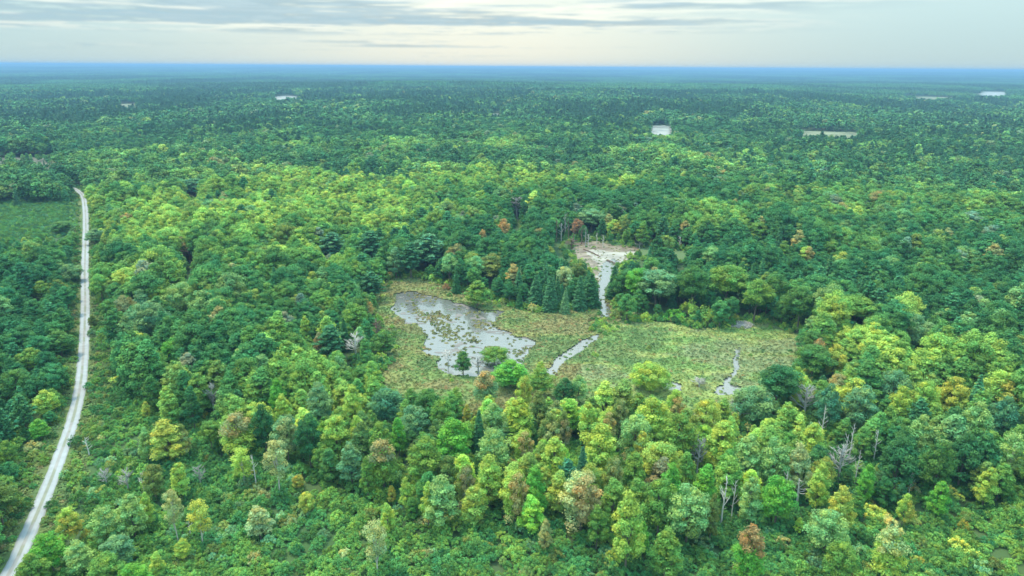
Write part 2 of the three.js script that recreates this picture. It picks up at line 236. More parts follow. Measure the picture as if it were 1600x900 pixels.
// ---------------------------------------------------------------- plants: leaf sprays gathered in clumps on a branching frame
class Leaves {
  constructor(seed) { this.r = rng(seed); this.p = []; this.c = []; }
  // one spray: a folded, ragged piece of foliage about n
  spray(x, y, z, nx, ny, nz, s, len = 1, tone = 1) {
    const r = this.r, l = Math.hypot(nx, ny, nz) || 1; nx /= l; ny /= l; nz /= l;
    let ax = r() - 0.5, ay = r() - 0.5, az = r() - 0.5; const d = ax * nx + ay * ny + az * nz; ax -= d * nx; ay -= d * ny; az -= d * nz; const m = Math.hypot(ax, ay, az) || 1; ax /= m; ay /= m; az /= m;
    const bx = ny * az - nz * ay, by = nz * ax - nx * az, bz = nx * ay - ny * ax, a = s * 0.5 * len * (0.8 + 0.4 * r()), b = s * 0.5 * (0.7 + 0.5 * r()) / Math.sqrt(len), f = s * (r() - 0.35) * 0.45, sk = (r() - 0.5) * a;
    const vy = this.vary ?? 0.56, k = tone * (1 - vy / 2 + vy * r()), w = (this.hue ?? 0) + (r() - 0.5) * 0.3, cr = k * (1 + w), cg = k, cb = k * (1 - w * 0.8);
    this.p.push(x + ax * a, y + ay * a, z + az * a, x + bx * b * 1.25 + ax * sk + nx * f, y + by * b * 1.25 + ay * sk + ny * f, z + bz * b * 1.25 + az * sk + nz * f, x - ax * a - bx * b * 0.6, y - ay * a - by * b * 0.6, z - az * a - bz * b * 0.6);
    this.c.push(cr, cg, cb, cr, cg, cb, cr, cg, cb);
  }
  clump(cx, cy, cz, rad, n, size, flat = 0.8, o = {}) {
    const r = this.r, tone = (o.tone ?? 1) * (0.82 + 0.36 * r()); this.hue = (r() - 0.5) * 0.5;
    for (let i = 0; i < n; i++) {
      let dx, dy, dz, l; do { dx = 2 * r() - 1; dy = 2 * r() - 1; dz = 2 * r() - 1; l = Math.hypot(dx, dy, dz); } while (l > 1 || l < 0.05);
      dx /= l; dy /= l; dz /= l; if (dy < -0.2 && r() < 0.6) dy = -dy;
      const q = rad * (0.55 + 0.5 * Math.sqrt(r())) * (r() < 0.22 ? 1.1 + 0.35 * r() : 1);
      this.spray(cx + dx * q, cy + dy * q * flat, cz + dz * q, dx + (r() - 0.5) * 1.1, dy + 0.35 + (r() - 0.5) * 1.0 + (o.droop ?? 0), dz + (r() - 0.5) * 1.1, size * (0.7 + 0.6 * r()), o.len ?? 1, tone);
    }
  }
  geometry(rot) { const g = new THREE.BufferGeometry(); g.setAttribute('position', new THREE.Float32BufferAttribute(this.p, 3)); g.setAttribute('color', new THREE.Float32BufferAttribute(this.c, 3)); return g; }
}
// a crooked tapering limb through points
function limb(points, r0, r1, sides = 6) {
  const pos = [], idx = [], n = points.length;
  for (let i = 0; i < n; i++) {
    const p = points[i], q = points[Math.min(n - 1, i + 1)], o = points[Math.max(0, i - 1)], t = new THREE.Vector3(q[0] - o[0], q[1] - o[1], q[2] - o[2]).normalize(), u = new THREE.Vector3(Math.abs(t.y) > 0.9 ? 1 : 0, Math.abs(t.y) > 0.9 ? 0 : 1, 0).cross(t).normalize(), w = t.clone().cross(u), rad = lerp(r0, r1, i / (n - 1));
    for (let k = 0; k < sides; k++) { const a = k / sides * 2 * Math.PI; pos.push(p[0] + (u.x * Math.cos(a) + w.x * Math.sin(a)) * rad, p[1] + (u.y * Math.cos(a) + w.y * Math.sin(a)) * rad, p[2] + (u.z * Math.cos(a) + w.z * Math.sin(a)) * rad); }
  }
  for (let i = 0; i + 1 < n; i++) for (let k = 0; k < sides; k++) { const a = i * sides + k, b = i * sides + (k + 1) % sides; idx.push(a, a + sides, b, b, a + sides, b + sides); }
  const g = new THREE.BufferGeometry(); g.setAttribute('position', new THREE.Float32BufferAttribute(pos, 3)); g.setIndex(idx); g.computeVertexNormals(); return g;
}
// broadleaf: unit size is 16 m tall, 9 m wide; split = also give the clumps of the top / one side as a second crown
function broadleaf(seed, { H = 16, W = 9, lobes = 24, per = 62, size = 0.85, bottom = 0.3, shape = 0, len = 1, droop = 0, lobeR = 0.36, flat = 0.78, split = 0 } = {}) {
  const L = new Leaves(seed), S = new Leaves(seed + 999), r = rng(seed * 7 + 1), cy0 = H * bottom, ry = (H - cy0) / 2, cy = cy0 + ry, rx = W / 2, limbs = [];
  const trunkTop = cy + ry * 0.4, lean = [(r() - 0.5) * 0.8, (r() - 0.5) * 0.8];
  limbs.push(limb([[0, 0, 0], [lean[0] * 0.3, H * 0.2, lean[1] * 0.3], [lean[0], H * 0.45, lean[1]], [lean[0] * 0.7, trunkTop, lean[1]]], W * 0.032 + 0.02, 0.06));
  for (let i = 0; i < lobes; i++) {
    // spread the clumps evenly over the crown by the golden angle, then disturb them
    const v = (i + 0.5) / lobes, ang = i * 2.39996 + r() * 0.9, yy = lerp(1, -0.75, Math.pow(v, 0.9)) + (r() - 0.5) * 0.22, ring = Math.sqrt(Math.max(0, 1 - Math.min(1, yy * yy)));
    const wob0 = 0.72 + 0.5 * vnoise(Math.cos(ang) * 1.4 + seed * 3.7, Math.sin(ang) * 1.4 + yy * 1.5 + 9);
    const taper = wob0 * (shape > 0 ? lerp(1, 0.5, clamp((yy + 0.4) / 1.4, 0, 1) * shape) : 1);
    const k = 0.58 + 0.46 * r(), rad = rx * lobeR * (0.62 + 0.62 * r()) * (shape ? 0.95 : 1);
    const x = Math.cos(ang) * ring * rx * k * taper * 0.86, z = Math.sin(ang) * ring * rx * k * taper * 0.86, y = cy + yy * ry * (0.68 + 0.26 * r());
    const second = split === 1 ? yy > 0.25 : split === 2 ? x > rx * 0.12 : false;
    (second ? S : L).clump(x, y, z, rad, per, size, flat, { len, droop });
    if (i % 3 === 0) limbs.push(limb([[lean[0] * 0.5, Math.max(H * 0.22, y - ry * 0.75), lean[1] * 0.5], [x * 0.5, y - rad * 0.9, z * 0.5], [x * 0.92, y, z * 0.92]], 0.11, 0.03, 4));
  }
  // inner foliage so that the crown is not hollow
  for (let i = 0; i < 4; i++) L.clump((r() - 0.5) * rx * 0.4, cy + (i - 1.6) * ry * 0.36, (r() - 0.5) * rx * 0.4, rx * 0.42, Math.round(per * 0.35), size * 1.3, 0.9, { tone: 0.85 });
  return { crown: L.geometry(), second: split ? S.geometry() : null, trunk: mergeGeometries(limbs.map((g) => (g.deleteAttribute('uv'), g))), H, W };
}
function spruce(seed, { H = 16, W = 5.2, rows = 17, sz = 0.8, sparse = 1 } = {}) {
  const L = new Leaves(seed), r = rng(seed + 5);
  for (let i = 0; i < rows; i++) {
    const t = i / (rows - 1), y = lerp(H * 0.07, H * 0.965, t), rad = W / 2 * Math.pow(1 - t, 0.82) + 0.1, n = Math.max(3, Math.round((9 - 5 * t) * sparse));
    for (let k = 0; k < n; k++) { const a = k / n * 6.283 + i * 1.3 + r() * 0.4, R = rad * (0.82 + 0.32 * r()); for (let q = 0; q < 4 + Math.round(7 * (1 - t)); q++) { const f = 0.25 + 0.75 * Math.sqrt(r()), j = (r() - 0.5) * 0.5 * rad; L.spray(Math.cos(a) * R * f - Math.sin(a) * j, y - R * f * 0.34 + (r() - 0.5) * 0.35, Math.sin(a) * R * f + Math.cos(a) * j, Math.cos(a) * 0.6 + (r() - 0.5) * 0.7, 0.9, Math.sin(a) * 0.6 + (r() - 0.5) * 0.7, sz * (0.7 + 0.5 * r()), 1.5); } }
  }
  for (let i = 0; i < 6; i++) L.spray(0, H * (0.95 + 0.009 * i), 0, r() - 0.5, 0.3, r() - 0.5, 0.4, 1.6);
  return { crown: L.geometry(), trunk: limb([[0, 0, 0], [0.05, H * 0.5, 0], [0, H * 0.97, 0]], H * 0.014, 0.02), H, W };
}
function pine(seed, { H = 21, W = 9, rows = 11, sz = 0.85, dense = 9 } = {}) {
  const L = new Leaves(seed), r = rng(seed + 5), limbs = [limb([[0, 0, 0], [0.2, H * 0.4, 0.1], [0.1, H * 0.75, -0.1], [0, H * 0.98, 0]], 0.3, 0.04)];
  for (let i = 0; i < rows; i++) {
    const t = i / (rows - 1), y = lerp(H * 0.3, H * 0.95, t), n = 5, env = W / 2 * (t < 0.25 ? 0.65 + 1.2 * t : Math.pow(1 - (t - 0.25) / 0.78, 0.62));
    for (let k = 0; k < n; k++) {
      const a = k / n * 6.283 + i * 2.1 + r() * 0.7, R = env * (0.6 + 0.55 * r()), up = 0.10 + 0.12 * r() + t * 0.25, ex = Math.cos(a) * R, ez = Math.sin(a) * R;
      limbs.push(limb([[0, y - 0.3, 0], [ex * 0.5, y, ez * 0.5], [ex, y + R * up, ez]], 0.08, 0.02, 4));
      const m = Math.max(3, Math.round(R * 1.7));
      for (let q = 0; q < m; q++) { const f = 0.32 + 0.7 * (q + r()) / m; L.clump(ex * f + (r() - 0.5) * R * 0.25, y + R * up * f + 0.12, ez * f + (r() - 0.5) * R * 0.25, 0.55 + 0.2 * r(), dense, sz, 0.42, { len: 1.7 }); }
    }
  }
  L.clump(0, H * 0.97, 0, 0.4, 10, 0.6, 1.5, { len: 1.6 });
  return { crown: L.geometry(), trunk: mergeGeometries(limbs.map((g) => (g.deleteAttribute('uv'), g))), H, W };
}
function snag(seed, { H = 13, W = 4, n = 11, twig = 2, top = 1 } = {}) {
  const r = rng(seed), lean = (r() - 0.5) * 1.4, trunk = limb([[0, 0, 0], [lean * 0.3, H * 0.35, 0.1], [lean * 0.6, H * 0.7, -0.1], [lean, H, 0]], 0.28, 0.09), br = [];
  for (let i = 0; i < n; i++) {
    const t = 0.35 + 0.6 * (i + r()) / n, a = r() * 6.283, R = W / 2 * (0.5 + 0.7 * r()) * (1.15 - 0.6 * t), y = H * t, x0 = lean * t * 0.85, ex = x0 + Math.cos(a) * R, ez = Math.sin(a) * R, ey = y + R * (0.5 + 0.7 * r());
    br.push(limb([[x0, y, 0], [lerp(x0, ex, 0.5), y + (ey - y) * 0.35, ez * 0.5], [ex, ey, ez]], 0.12, 0.04, 4));
    for (let k = 0; k < twig; k++) { const b = a + (r() - 0.5) * 2, q = R * (0.3 + 0.4 * r()); br.push(limb([[lerp(x0, ex, 0.55), y + (ey - y) * 0.45, ez * 0.55], [lerp(x0, ex, 0.55) + Math.cos(b) * q, y + (ey - y) * 0.45 + q * (0.5 + r()), ez * 0.55 + Math.sin(b) * q]], 0.06, 0.025, 3)); }
  }
  return { trunk, branches: mergeGeometries(br.map((g) => (g.deleteAttribute('uv'), g))), H, W };
}
function shrub(seed, { H = 3.2, W = 4, lobes = 8, per = 34, size = 0.5, len = 1 } = {}) {
  const L = new Leaves(seed), r = rng(seed + 3);
  for (let i = 0; i < lobes; i++) { const a = i * 2.4 + r(), q = W * 0.46 * Math.sqrt((i + r() * 0.8) / lobes), y = H * lerp(0.8, 0.3, q / (W * 0.46)) * (0.55 + 0.75 * r()); L.clump(Math.cos(a) * q, y, Math.sin(a) * q, W * 0.105 * (0.6 + 0.9 * r()), per, size, 1.0, { len }); }
  const st = []; for (let i = 0; i < 4; i++) { const a = i * 1.6 + r(); st.push(limb([[Math.cos(a) * 0.15, 0, Math.sin(a) * 0.15], [Math.cos(a) * W * 0.2, H * 0.6, Math.sin(a) * W * 0.2]], 0.05, 0.02, 4)); }
  return { crown: L.geometry(), trunk: mergeGeometries(st.map((g) => (g.deleteAttribute('uv'), g))), H, W };
}
const near = {
  round: [1, 2, 3, 4].map((s) => broadleaf(100 + s, { lobes: 46, per: 155, size: 0.42, bottom: 0.14, lobeR: 0.29, shape: 0.3 })),
  dome: [1, 2, 3].map((s) => broadleaf(140 + s, { H: 20, W: 11, lobes: 38, per: 220, size: 0.48, bottom: 0.36, lobeR: 0.3 })),
  oval: [1, 2, 3].map((s) => broadleaf(200 + s, { H: 15, W: 6.6, lobes: 46, per: 140, size: 0.37, bottom: 0.06, shape: 1.25, lobeR: 0.31 })),
  poplar: [1, 2].map((s) => broadleaf(250 + s, { H: 15, W: 5, lobes: 19, per: 140, size: 0.33, bottom: 0.22, shape: 0.5, lobeR: 0.42, flat: 0.9 })),
  willow: [1, 2].map((s) => broadleaf(300 + s, { H: 12, W: 10, lobes: 38, per: 200, size: 0.38, bottom: 0.08, len: 2.4, droop: -0.2, lobeR: 0.32, flat: 1 })),
  topped: [1, 2].map((s) => broadleaf(350 + s, { lobes: 46, per: 150, size: 0.38, split: 1, bottom: 0.08, H: 15, W: 8, shape: 0.8, lobeR: 0.3 })),
  sided: [1, 2].map((s) => broadleaf(380 + s, { lobes: 46, per: 150, size: 0.38, split: 2, bottom: 0.1, H: 14, W: 8, shape: 0.6, lobeR: 0.3 })),
  spruce: [1, 2].map((s) => spruce(400 + s, { rows: 20, sz: 0.75, sparse: 1.4 })),
  pine: [1, 2].map((s) => pine(450 + s, { sz: 0.7, dense: 17 })),
  shrub: [1, 2, 3].map((s) => shrub(500 + s, { lobes: 26, per: 60, size: 0.27, W: 4.6 })),
  snag: [1, 2, 3].map((s) => snag(550 + s)),
  bare: [1, 2].map((s) => snag(570 + s, { H: 11, W: 5.5, n: 30, twig: 6 })),
};
const mid = {
  round: [1, 2, 3].map((s) => broadleaf(600 + s, { lobes: 26, per: 44, size: 0.95, lobeR: 0.36, bottom: 0.2 })),
  dome: [1, 2].map((s) => broadleaf(640 + s, { H: 20, W: 11, lobes: 30, per: 44, size: 1.05, bottom: 0.4, lobeR: 0.32 })),
  oval: [1, 2].map((s) => broadleaf(660 + s, { H: 15, W: 7, lobes: 18, per: 40, size: 0.85, bottom: 0.15, shape: 0.8, lobeR: 0.42 })),
  pine: [1, 2].map((s) => pine(680 + s, { rows: 8, sz: 1.2, dense: 12 })),
  spruce: [1, 2].map((s) => spruce(690 + s, { rows: 12, sz: 1.2, sparse: 1 })),
};
const low = {
  round: [1, 2, 3].map((s) => broadleaf(700 + s, { lobes: 11, per: 16, size: 2.0, lobeR: 0.46 })),
  oval: [1, 2].map((s) => broadleaf(710 + s, { H: 15, W: 7, lobes: 9, per: 14, size: 1.7, bottom: 0.2, shape: 0.8, lobeR: 0.48 })),
  pine: [1, 2].map((s) => { const L = new Leaves(720 + s), r = rng(s); for (let i = 0; i < 120; i++) { const t = r(), a = r() * 6.283, R = 3.6 * Math.pow(1 - t, 0.7) * (0.5 + 0.6 * r()); L.spray(Math.cos(a) * R, lerp(5, 20.5, t), Math.sin(a) * R, Math.cos(a) * 0.6, 0.8, Math.sin(a) * 0.6, 2.1, 1.5); } return { crown: L.geometry(), H: 21, W: 7.5 }; }),
};
// patches of far wood, 80 m and 220 m across
function patch(seed, side, n, s) { const L = new Leaves(seed), r = rng(seed); for (let i = 0; i < n; i++) { const x = (r() - 0.5) * side, z = (r() - 0.5) * side, h = 12 + 8 * r(), con = r() < 0.4, w = con ? 3.2 : 4.6, tone = 0.75 + 0.5 * r(); for (let k = 0; k < s; k++) { const a = r() * 6.283, t = r(), R = w * (con ? Math.sqrt(1 - t) : Math.sqrt(1 - t * t)) * (side > 150 ? 2 : 1); L.spray(x + Math.cos(a) * R, h * (0.5 + 0.5 * t), z + Math.sin(a) * R, Math.cos(a), 0.9, Math.sin(a), side > 150 ? 7 : 3.6, 1.1, tone); } } return { crown: L.geometry(), H: 20, W: side }; }
const farPatch = [1, 2, 3].map((s) => patch(800 + s, 84, 110, 26));

const leafBase = new THREE.MeshPhysicalMaterial({ color: 0xffffff, vertexColors: true, roughness: 0.85, specularIntensity: 0.25, side: THREE.DoubleSide });
const leafFar = new THREE.MeshStandardMaterial({ color: 0xffffff, vertexColors: true, roughness: 0.95, side: THREE.DoubleSide });
const leafThin = leafBase.clone(); leafThin.transmission = 0.3; leafThin.thickness = 0;
const barkGrey = std({ color: rgb(0.16, 0.14, 0.12) }), barkPale = std({ color: rgb(0.55, 0.53, 0.5) }), deadWood = std({ color: rgb(0.62, 0.60, 0.60) }), greyTwig = std({ color: rgb(0.38, 0.38, 0.39) }), brownTwig = std({ color: rgb(0.19, 0.13, 0.11) });
const TONES = {
  deep: [0.055, 0.20, 0.07], dark: [0.062, 0.22, 0.075], mid: [0.105, 0.27, 0.068], fresh: [0.205, 0.39, 0.078], bright: [0.17, 0.47, 0.07], lime: [0.42, 0.60, 0.115], pale: [0.31, 0.53, 0.18], silver: [0.20, 0.40, 0.18], blue: [0.115, 0.32, 0.165], pine: [0.085, 0.26, 0.115],
  olive: [0.22, 0.31, 0.085], yellow: [0.50, 0.57, 0.11], gold: [0.50, 0.47, 0.09], orange: [0.60, 0.42, 0.17], tan: [0.46, 0.48, 0.18], rust: [0.40, 0.35, 0.17], red: [0.46, 0.26, 0.13], grey: [0.27, 0.29, 0.25], cream: [0.46, 0.55, 0.24],
};
const leafMats = {};
function leafMat(tone) { if (!leafMats[tone]) { leafMats[tone] = leafThin.clone(); leafMats[tone].color = rgb(...TONES[tone]); } return leafMats[tone]; }

// ---------------------------------------------------------------- single trees, each read off the photograph: kind, x and y of its top, crown width in pixels, tone, label, second tone, height in metres
const handTrees = [];
const HAND = [
  // west of the gravel road
  ['round', 67, 611, 36, 'lime', 'yellow green round tree standing close to the outer bend of the gravel road', '', 8],
  ['round', 58, 656, 30, 'bright', 'small bright green tree just below the yellow green one beside the road', '', 6],
  ['shrub', 50, 688, 28, 'tan', 'low orange brown bush on the verge below two bright trees by the road', '', 3.4],
  ['round', 18, 576, 46, 'mid', 'mid green round tree at the frame edge across from the road bend', '', 11],
  ['round', 8, 690, 30, 'fresh', 'fresh green tree cut by the frame edge west of the road', '', 8],
  ['round', 88, 518, 48, 'mid', 'broad green tree filling the bend west of the straight road', '', 11],
  ['round', 45, 545, 40, 'fresh', 'fresh green crown behind the broad tree west of the road', '', 10],
  ['round', 62, 440, 34, 'fresh', 'light green layered tree halfway along the west side of the road', '', 10],
  ['round', 95, 345, 36, 'mid', 'round tree at the near edge of the shrubby field west of the road', '', 9],
  ['willow', 108, 415, 34, 'silver', 'grey green feathery tree leaning toward the road halfway up', '', 9],
  ['round', 147, 358, 30, 'silver', 'grey green tree whose crown hangs over the road halfway up', '', 10],
  ['oval', 143, 492, 16, 'olive', 'small olive tree leaning over the road verge below the canopy', '', 6],
  // bend by the road, near side
  ['round', 101, 797, 40, 'gold', 'golden olive tree crowding the near side of the road bend', '', 8, 'olive'],
  ['round', 70, 835, 50, 'bright', 'deep fresh green tree hugging the road edge below the golden olive one', '', 9],
  ['round', 44, 868, 46, 'fresh', 'green tree at the bottom corner hard against the road', '', 8],
  ['round', 118, 848, 46, 'pale', 'pale grey green tree next to the green one by the road bottom', '', 8],
  ['round', 160, 868, 52, 'fresh', 'soft green tree at the bottom edge beside the pale roadside tree', '', 8],
  ['round', 180, 836, 48, 'silver', 'blue tinged pale tree in the clump above the bottom edge near the road', '', 8],
  ['round', 204, 884, 50, 'bright', 'bright green crown cut by the bottom edge beyond the roadside clump', '', 7],
  ['round', 160, 794, 48, 'pale', 'pale green airy tree leading the clump of light trees by the road', '', 9],
  ['oval', 199, 771, 46, 'pale', 'taller pale green tree heading the light clump on the thicket', '', 11],
  ['oval', 225, 770, 22, 'lime', 'slim yellowish tree tucked behind the tall pale clump', '', 9],
  ['shrub', 121, 766, 30, 'mid', 'rounded green bush alone between the road and the pale clump', '', 4],
  ['shrub', 133, 826, 18, 'gold', 'small golden bush between the golden olive tree and the pale clump', '', 4],
  ['oval', 242, 863, 26, 'lime', 'small yellow green sapling low in the thicket near the pale clump', '', 6],
  ['round', 283, 844, 26, 'lime', 'round yellow green bush standing alone low in the thicket', '', 5],
  // poplars over the thicket
  ['oval', 255, 657, 60, 'yellow', 'big glowing yellow green tree rising alone from the thicket', '', 12, 'lime'],
  ['round', 281, 665, 26, 'tan', 'orange tinged tree pressed against the big glowing yellow tree', '', 10],
  ['oval', 224, 668, 24, 'pale', 'dull pale tree on the road side of the glowing yellow tree', '', 10],
  ['oval', 276, 721, 32, 'lime', 'light yellow green tree just below the big glowing yellow one', '', 10],
  ['round', 235, 727, 38, 'olive', 'olive yellow tree below and roadward of the glowing yellow tree', '', 9],
  ['poplar', 264, 762, 28, 'cream', 'slender pale poplar with a white stem in the thicket', '', 13],
  ['poplar', 306, 781, 32, 'yellow', 'slender yellowish poplar next to the white stemmed one', '', 11],
  ['oval', 401, 790, 42, 'cream', 'pale cream green round tree alone amid the dark thicket', '', 8],
  ['poplar', 427, 683, 36, 'cream', 'tall pale yellow poplar with forked top over the thicket', '', 15],
  ['topped', 367, 645, 58, 'lime', 'yellow green tree with a rusty red top above the thicket', 'rust', 13],
  ['poplar', 375, 700, 34, 'lime', 'yellow green poplar below the rusty topped tree by a bare white stem', '', 10],
  ['oval', 295, 604, 32, 'dark', 'narrow very dark green tree behind the glowing yellow tree', '', 13],
  ['oval', 233, 588, 34, 'mid', 'dull green tree at the edge of the wood nearest the road', '', 11],
  ['oval', 226, 627, 16, 'yellow', 'small yellow tree between the road and the dark narrow tree', '', 7],
  ['sided', 443, 648, 46, 'silver', 'grey green tree with an orange flank behind the tall pale poplar', 'tan', 13],
  ['round', 478, 650, 42, 'dark', 'dark green round tree beside the grey and orange flanked one', '', 14],
  ['round', 407, 634, 36, 'deep', 'deep green tree between the rusty topped and grey orange trees', '', 14],
  ['topped', 523, 648, 52, 'fresh', 'green tree with a yellow crest near the centre of the western wood edge', 'lime', 14],
  ['oval', 546, 690, 42, 'silver', 'grey green tree in front of the yellow crested green tree', '', 12],
  ['oval', 571, 714, 26, 'fresh', 'narrow fresh tree squeezed beside the red topped maple', '', 11],
  ['topped', 596, 685, 54, 'fresh', 'maple with a dusky red top and green skirts above the thicket', 'rust', 14],
  ['round', 663, 687, 60, 'fresh', 'wide fresh green tree right beside the red topped maple', '', 13],
  ['round', 706, 657, 64, 'bright', 'large vivid green tree behind the wide fresh green one', '', 14],
  ['oval', 688, 744, 58, 'pale', 'large pale green tree standing forward into the thicket', '', 13],
  ['oval', 668, 753, 26, 'lime', 'yellowish crown on the flank of the large pale forward tree', '', 11],
  ['oval', 763, 711, 50, 'lime', 'big yellow green tree between a rusty and an orange tree', '', 14],
  ['oval', 727, 726, 34, 'rust', 'thin rusty brown tree just west of the big yellow green tree', '', 12],
  ['oval', 805, 733, 48, 'orange', 'orange tree with a pale bare stem at the front of the wood', '', 14, 'tan'],
  ['oval', 836, 728, 44, 'bright', 'bright green tree touching the orange tree on its far side', '', 14],
  ['sided', 910, 736, 68, 'cream', 'large cream and orange mottled tree at the front of the wood', 'orange', 15],
  ['oval', 866, 680, 50, 'lime', 'tall lime green tree behind the orange and the mottled trees', '', 15],
  ['oval', 935, 790, 38, 'fresh', 'fresh green tree at the foot of the mottled cream and orange tree', '', 10],
  ['oval', 960, 711, 34, 'tan', 'brownish orange narrow tree behind the mottled tree', '', 14],
  ['oval', 985, 768, 58, 'lime', 'tall olive yellow tree with a white stem at the bottom front', '', 18],
  ['oval', 992, 704, 46, 'fresh', 'green tree above the tall olive yellow front tree', '', 14],
  ['shrub', 960, 857, 30, 'lime', 'lime bush at the bottom edge against the tall olive yellow tree', '', 5],
  ['oval', 1045, 825, 54, 'fresh', 'leafy fresh tree at the bottom between the olive yellow and red tipped trees', '', 12],
  ['oval', 1003, 812, 30, 'bright', 'small bright tree at the foot of the tall olive yellow tree', '', 9],
  ['round', 1035, 747, 54, 'fresh', 'green tree with layered boughs near the front row centre', '', 14],
  ['oval', 1052, 724, 44, 'bright', 'vivid green crown just behind the layered green tree', '', 14],
  ['round', 1080, 761, 66, 'pale', 'wide light green tree in the front row before a white snag', '', 14],
  ['oval', 1117, 771, 26, 'olive', 'narrow olive tree between the wide light tree and the white snag', '', 12],
  ['topped', 1177, 822, 54, 'bright', 'bright green tree with red tipped crown at the bottom edge', 'red', 13],
  ['oval', 1177, 742, 38, 'pale', 'pale tree with showing stem behind the red tipped tree', '', 13],
  ['oval', 853, 811, 24, 'tan', 'small half bare orange tree alone in the front thicket', '', 8],
  ['oval', 604, 786, 24, 'lime', 'small yellow green poplar in the thicket below the red topped maple', '', 8],
  ['poplar', 585, 815, 36, 'cream', 'pale yellow poplar pair in the thicket near the bottom', '', 12],
  ['oval', 633, 746, 24, 'lime', 'neat conical lime tree at the foot of the wide fresh tree', '', 9],
  ['oval', 611, 758, 15, 'gold', 'tiny golden tree beside the neat conical lime tree', '', 6],
  ['round', 464, 742, 18, 'gold', 'small golden bush below the dark round tree', '', 5],
  ['round', 477, 768, 26, 'yellow', 'yellow and orange bush in the thicket below the tall pale poplar', '', 6],
  ['shrub', 453, 806, 18, 'cream', 'tiny cream bush in the thicket near the pale round tree', '', 3.5],
  ['oval', 440, 614, 34, 'lime', 'yellow green tree crown above the grey and orange flanked tree', '', 13],
  ['oval', 430, 591, 32, 'bright', 'bright green crown above a yellow green one in the western wood', '', 14],
  ['oval', 549, 601, 38, 'lime', 'sunlit looking yellow green tree near the grey willow of the western wood', '', 14],
  ['round', 496, 601, 48, 'silver', 'wide grey green tree west of the yellow green one', '', 14],
  ['willow', 603, 612, 58, 'blue', 'blue green feathery willow near the south bank of the marsh', '', 11],
  ['round', 646, 634, 44, 'silver', 'grey green round tree next to the blue green willow', '', 11],
  ['oval', 621, 652, 28, 'bright', 'small bright green tree in front of the blue green willow', '', 11],
  ['round', 592, 662, 44, 'fresh', 'fresh green tree behind the red topped maple', '', 13],
  ['oval', 729, 632, 16, 'gold', 'small golden tree among green ones south of the pond', '', 9],
  ['round', 770, 632, 44, 'pale', 'pale green round tree south of the pond near an orange one', '', 12],
  ['round', 772, 672, 52, 'pale', 'wide pale tree right behind the big yellow green tree', '', 13],
  ['round', 690, 622, 38, 'fresh', 'fresh crown in the row just south of the pond', '', 12],
  ['round', 668, 606, 44, 'mid', 'mid green round crown at the marsh edge south west of the pond', '', 12],
  ['topped', 758, 579, 42, 'silver', 'grey stemmed tree with an orange top at the pond edge', 'orange', 12],
  ['oval', 819, 586, 28, 'gold', 'golden yellow tree at the creek mouth south of the pond', '', 13],
  ['oval', 843, 611, 36, 'olive', 'olive yellow tree just below the golden one by the creek', '', 12],
  ['oval', 859, 648, 40, 'tan', 'thin brown orange tree below the creek', '', 12],
  ['oval', 818, 670, 36, 'orange', 'orange round tree below the olive yellow one near the creek', '', 11],
  ['oval', 881, 645, 26, 'rust', 'rusty half bare tree next to the thin brown orange tree', '', 12],
  ['oval', 921, 626, 36, 'lime', 'pale lime tree below the meadow marsh near the creek', '', 13],
  ['round', 948, 640, 34, 'orange', 'orange tinted tree between two pale lime trees below the meadow', '', 12],
  ['oval', 970, 621, 28, 'tan', 'orange tan crown on the meadow side of the lime trees', '', 12],
  ['round', 939, 664, 62, 'lime', 'wide pale lime tree at the middle of the bright hill', '', 14],
  ['round', 1020, 623, 62, 'lime', 'broad lime green crown crowning the bright wood below the meadow', '', 16],
  ['round', 996, 646, 56, 'pale', 'pale green crown just below the broad lime crown', '', 15],
  ['round', 1063, 648, 60, 'fresh', 'fresh green crown on the meadow side of the bright wood', '', 15],
  ['oval', 1131, 655, 58, 'lime', 'tall feathery lime tree at the eastern end of the bright wood', '', 15],
  ['oval', 1173, 680, 54, 'pale', 'pale feathery tree outside the tall feathery lime one', '', 14],
  ['round', 1056, 611, 34, 'orange', 'orange round tree at the edge of the meadow marsh', '', 11],
  ['round', 1107, 623, 44, 'yellow', 'yellow green tree at the meadow edge beside the orange one', '', 12],
  ['willow', 1017, 572, 56, 'lime', 'lime green willow with upright sprays inside the meadow marsh', '', 10],
  ['oval', 1006, 671, 30, 'yellow', 'small yellow topped tree in the middle of the bright wood', '', 13],
  ['oval', 1074, 706, 40, 'fresh', 'fresh green crown in the second row behind the wide light tree', '', 14],
  ['oval', 1106, 726, 44, 'bright', 'vivid green tree beside the white snag in the front row', '', 13],
  ['willow', 1180, 608, 64, 'silver', 'large grey green willow with bare grey boughs east of the bright wood', '', 12],
  // pond and creek side
  ['willow', 773, 544, 40, 'fresh', 'spiky fresh green willow bush standing at the pond edge', '', 6],
  ['oval', 723, 548, 28, 'mid', 'dark narrow tree standing against the water of the pond', '', 10],
  ['round', 797, 564, 56, 'bright', 'bright rounded green tree clump covering the south bank of the pond', '', 9],
  ['oval', 845, 564, 20, 'lime', 'small yellow green tree where the creek meets the wood', '', 10],
  ['round', 846, 577, 42, 'fresh', 'fresh green round tree under the small yellow one by the creek', '', 9],
  ['round', 883, 592, 34, 'dark', 'dark bushy tree on the meadow side of the creek', '', 9],
  ['round', 905, 588, 30, 'pale', 'pale bushy tree at the meadow edge just east of the creek', '', 9],
  // east wood
  ['topped', 1399, 822, 56, 'lime', 'tall conical yellow green tree standing alone at the bottom', 'cream', 13],
  ['round', 1317, 845, 50, 'fresh', 'rounded fresh green tree at the bottom edge by the tall conical one', '', 10],
  ['round', 1299, 797, 60, 'pale', 'wide pale green tree spreading above the rounded bottom one', '', 11],
  ['oval', 1321, 760, 42, 'yellow', 'yellow tipped tree behind the wide pale spreading one', '', 12, 'lime'],
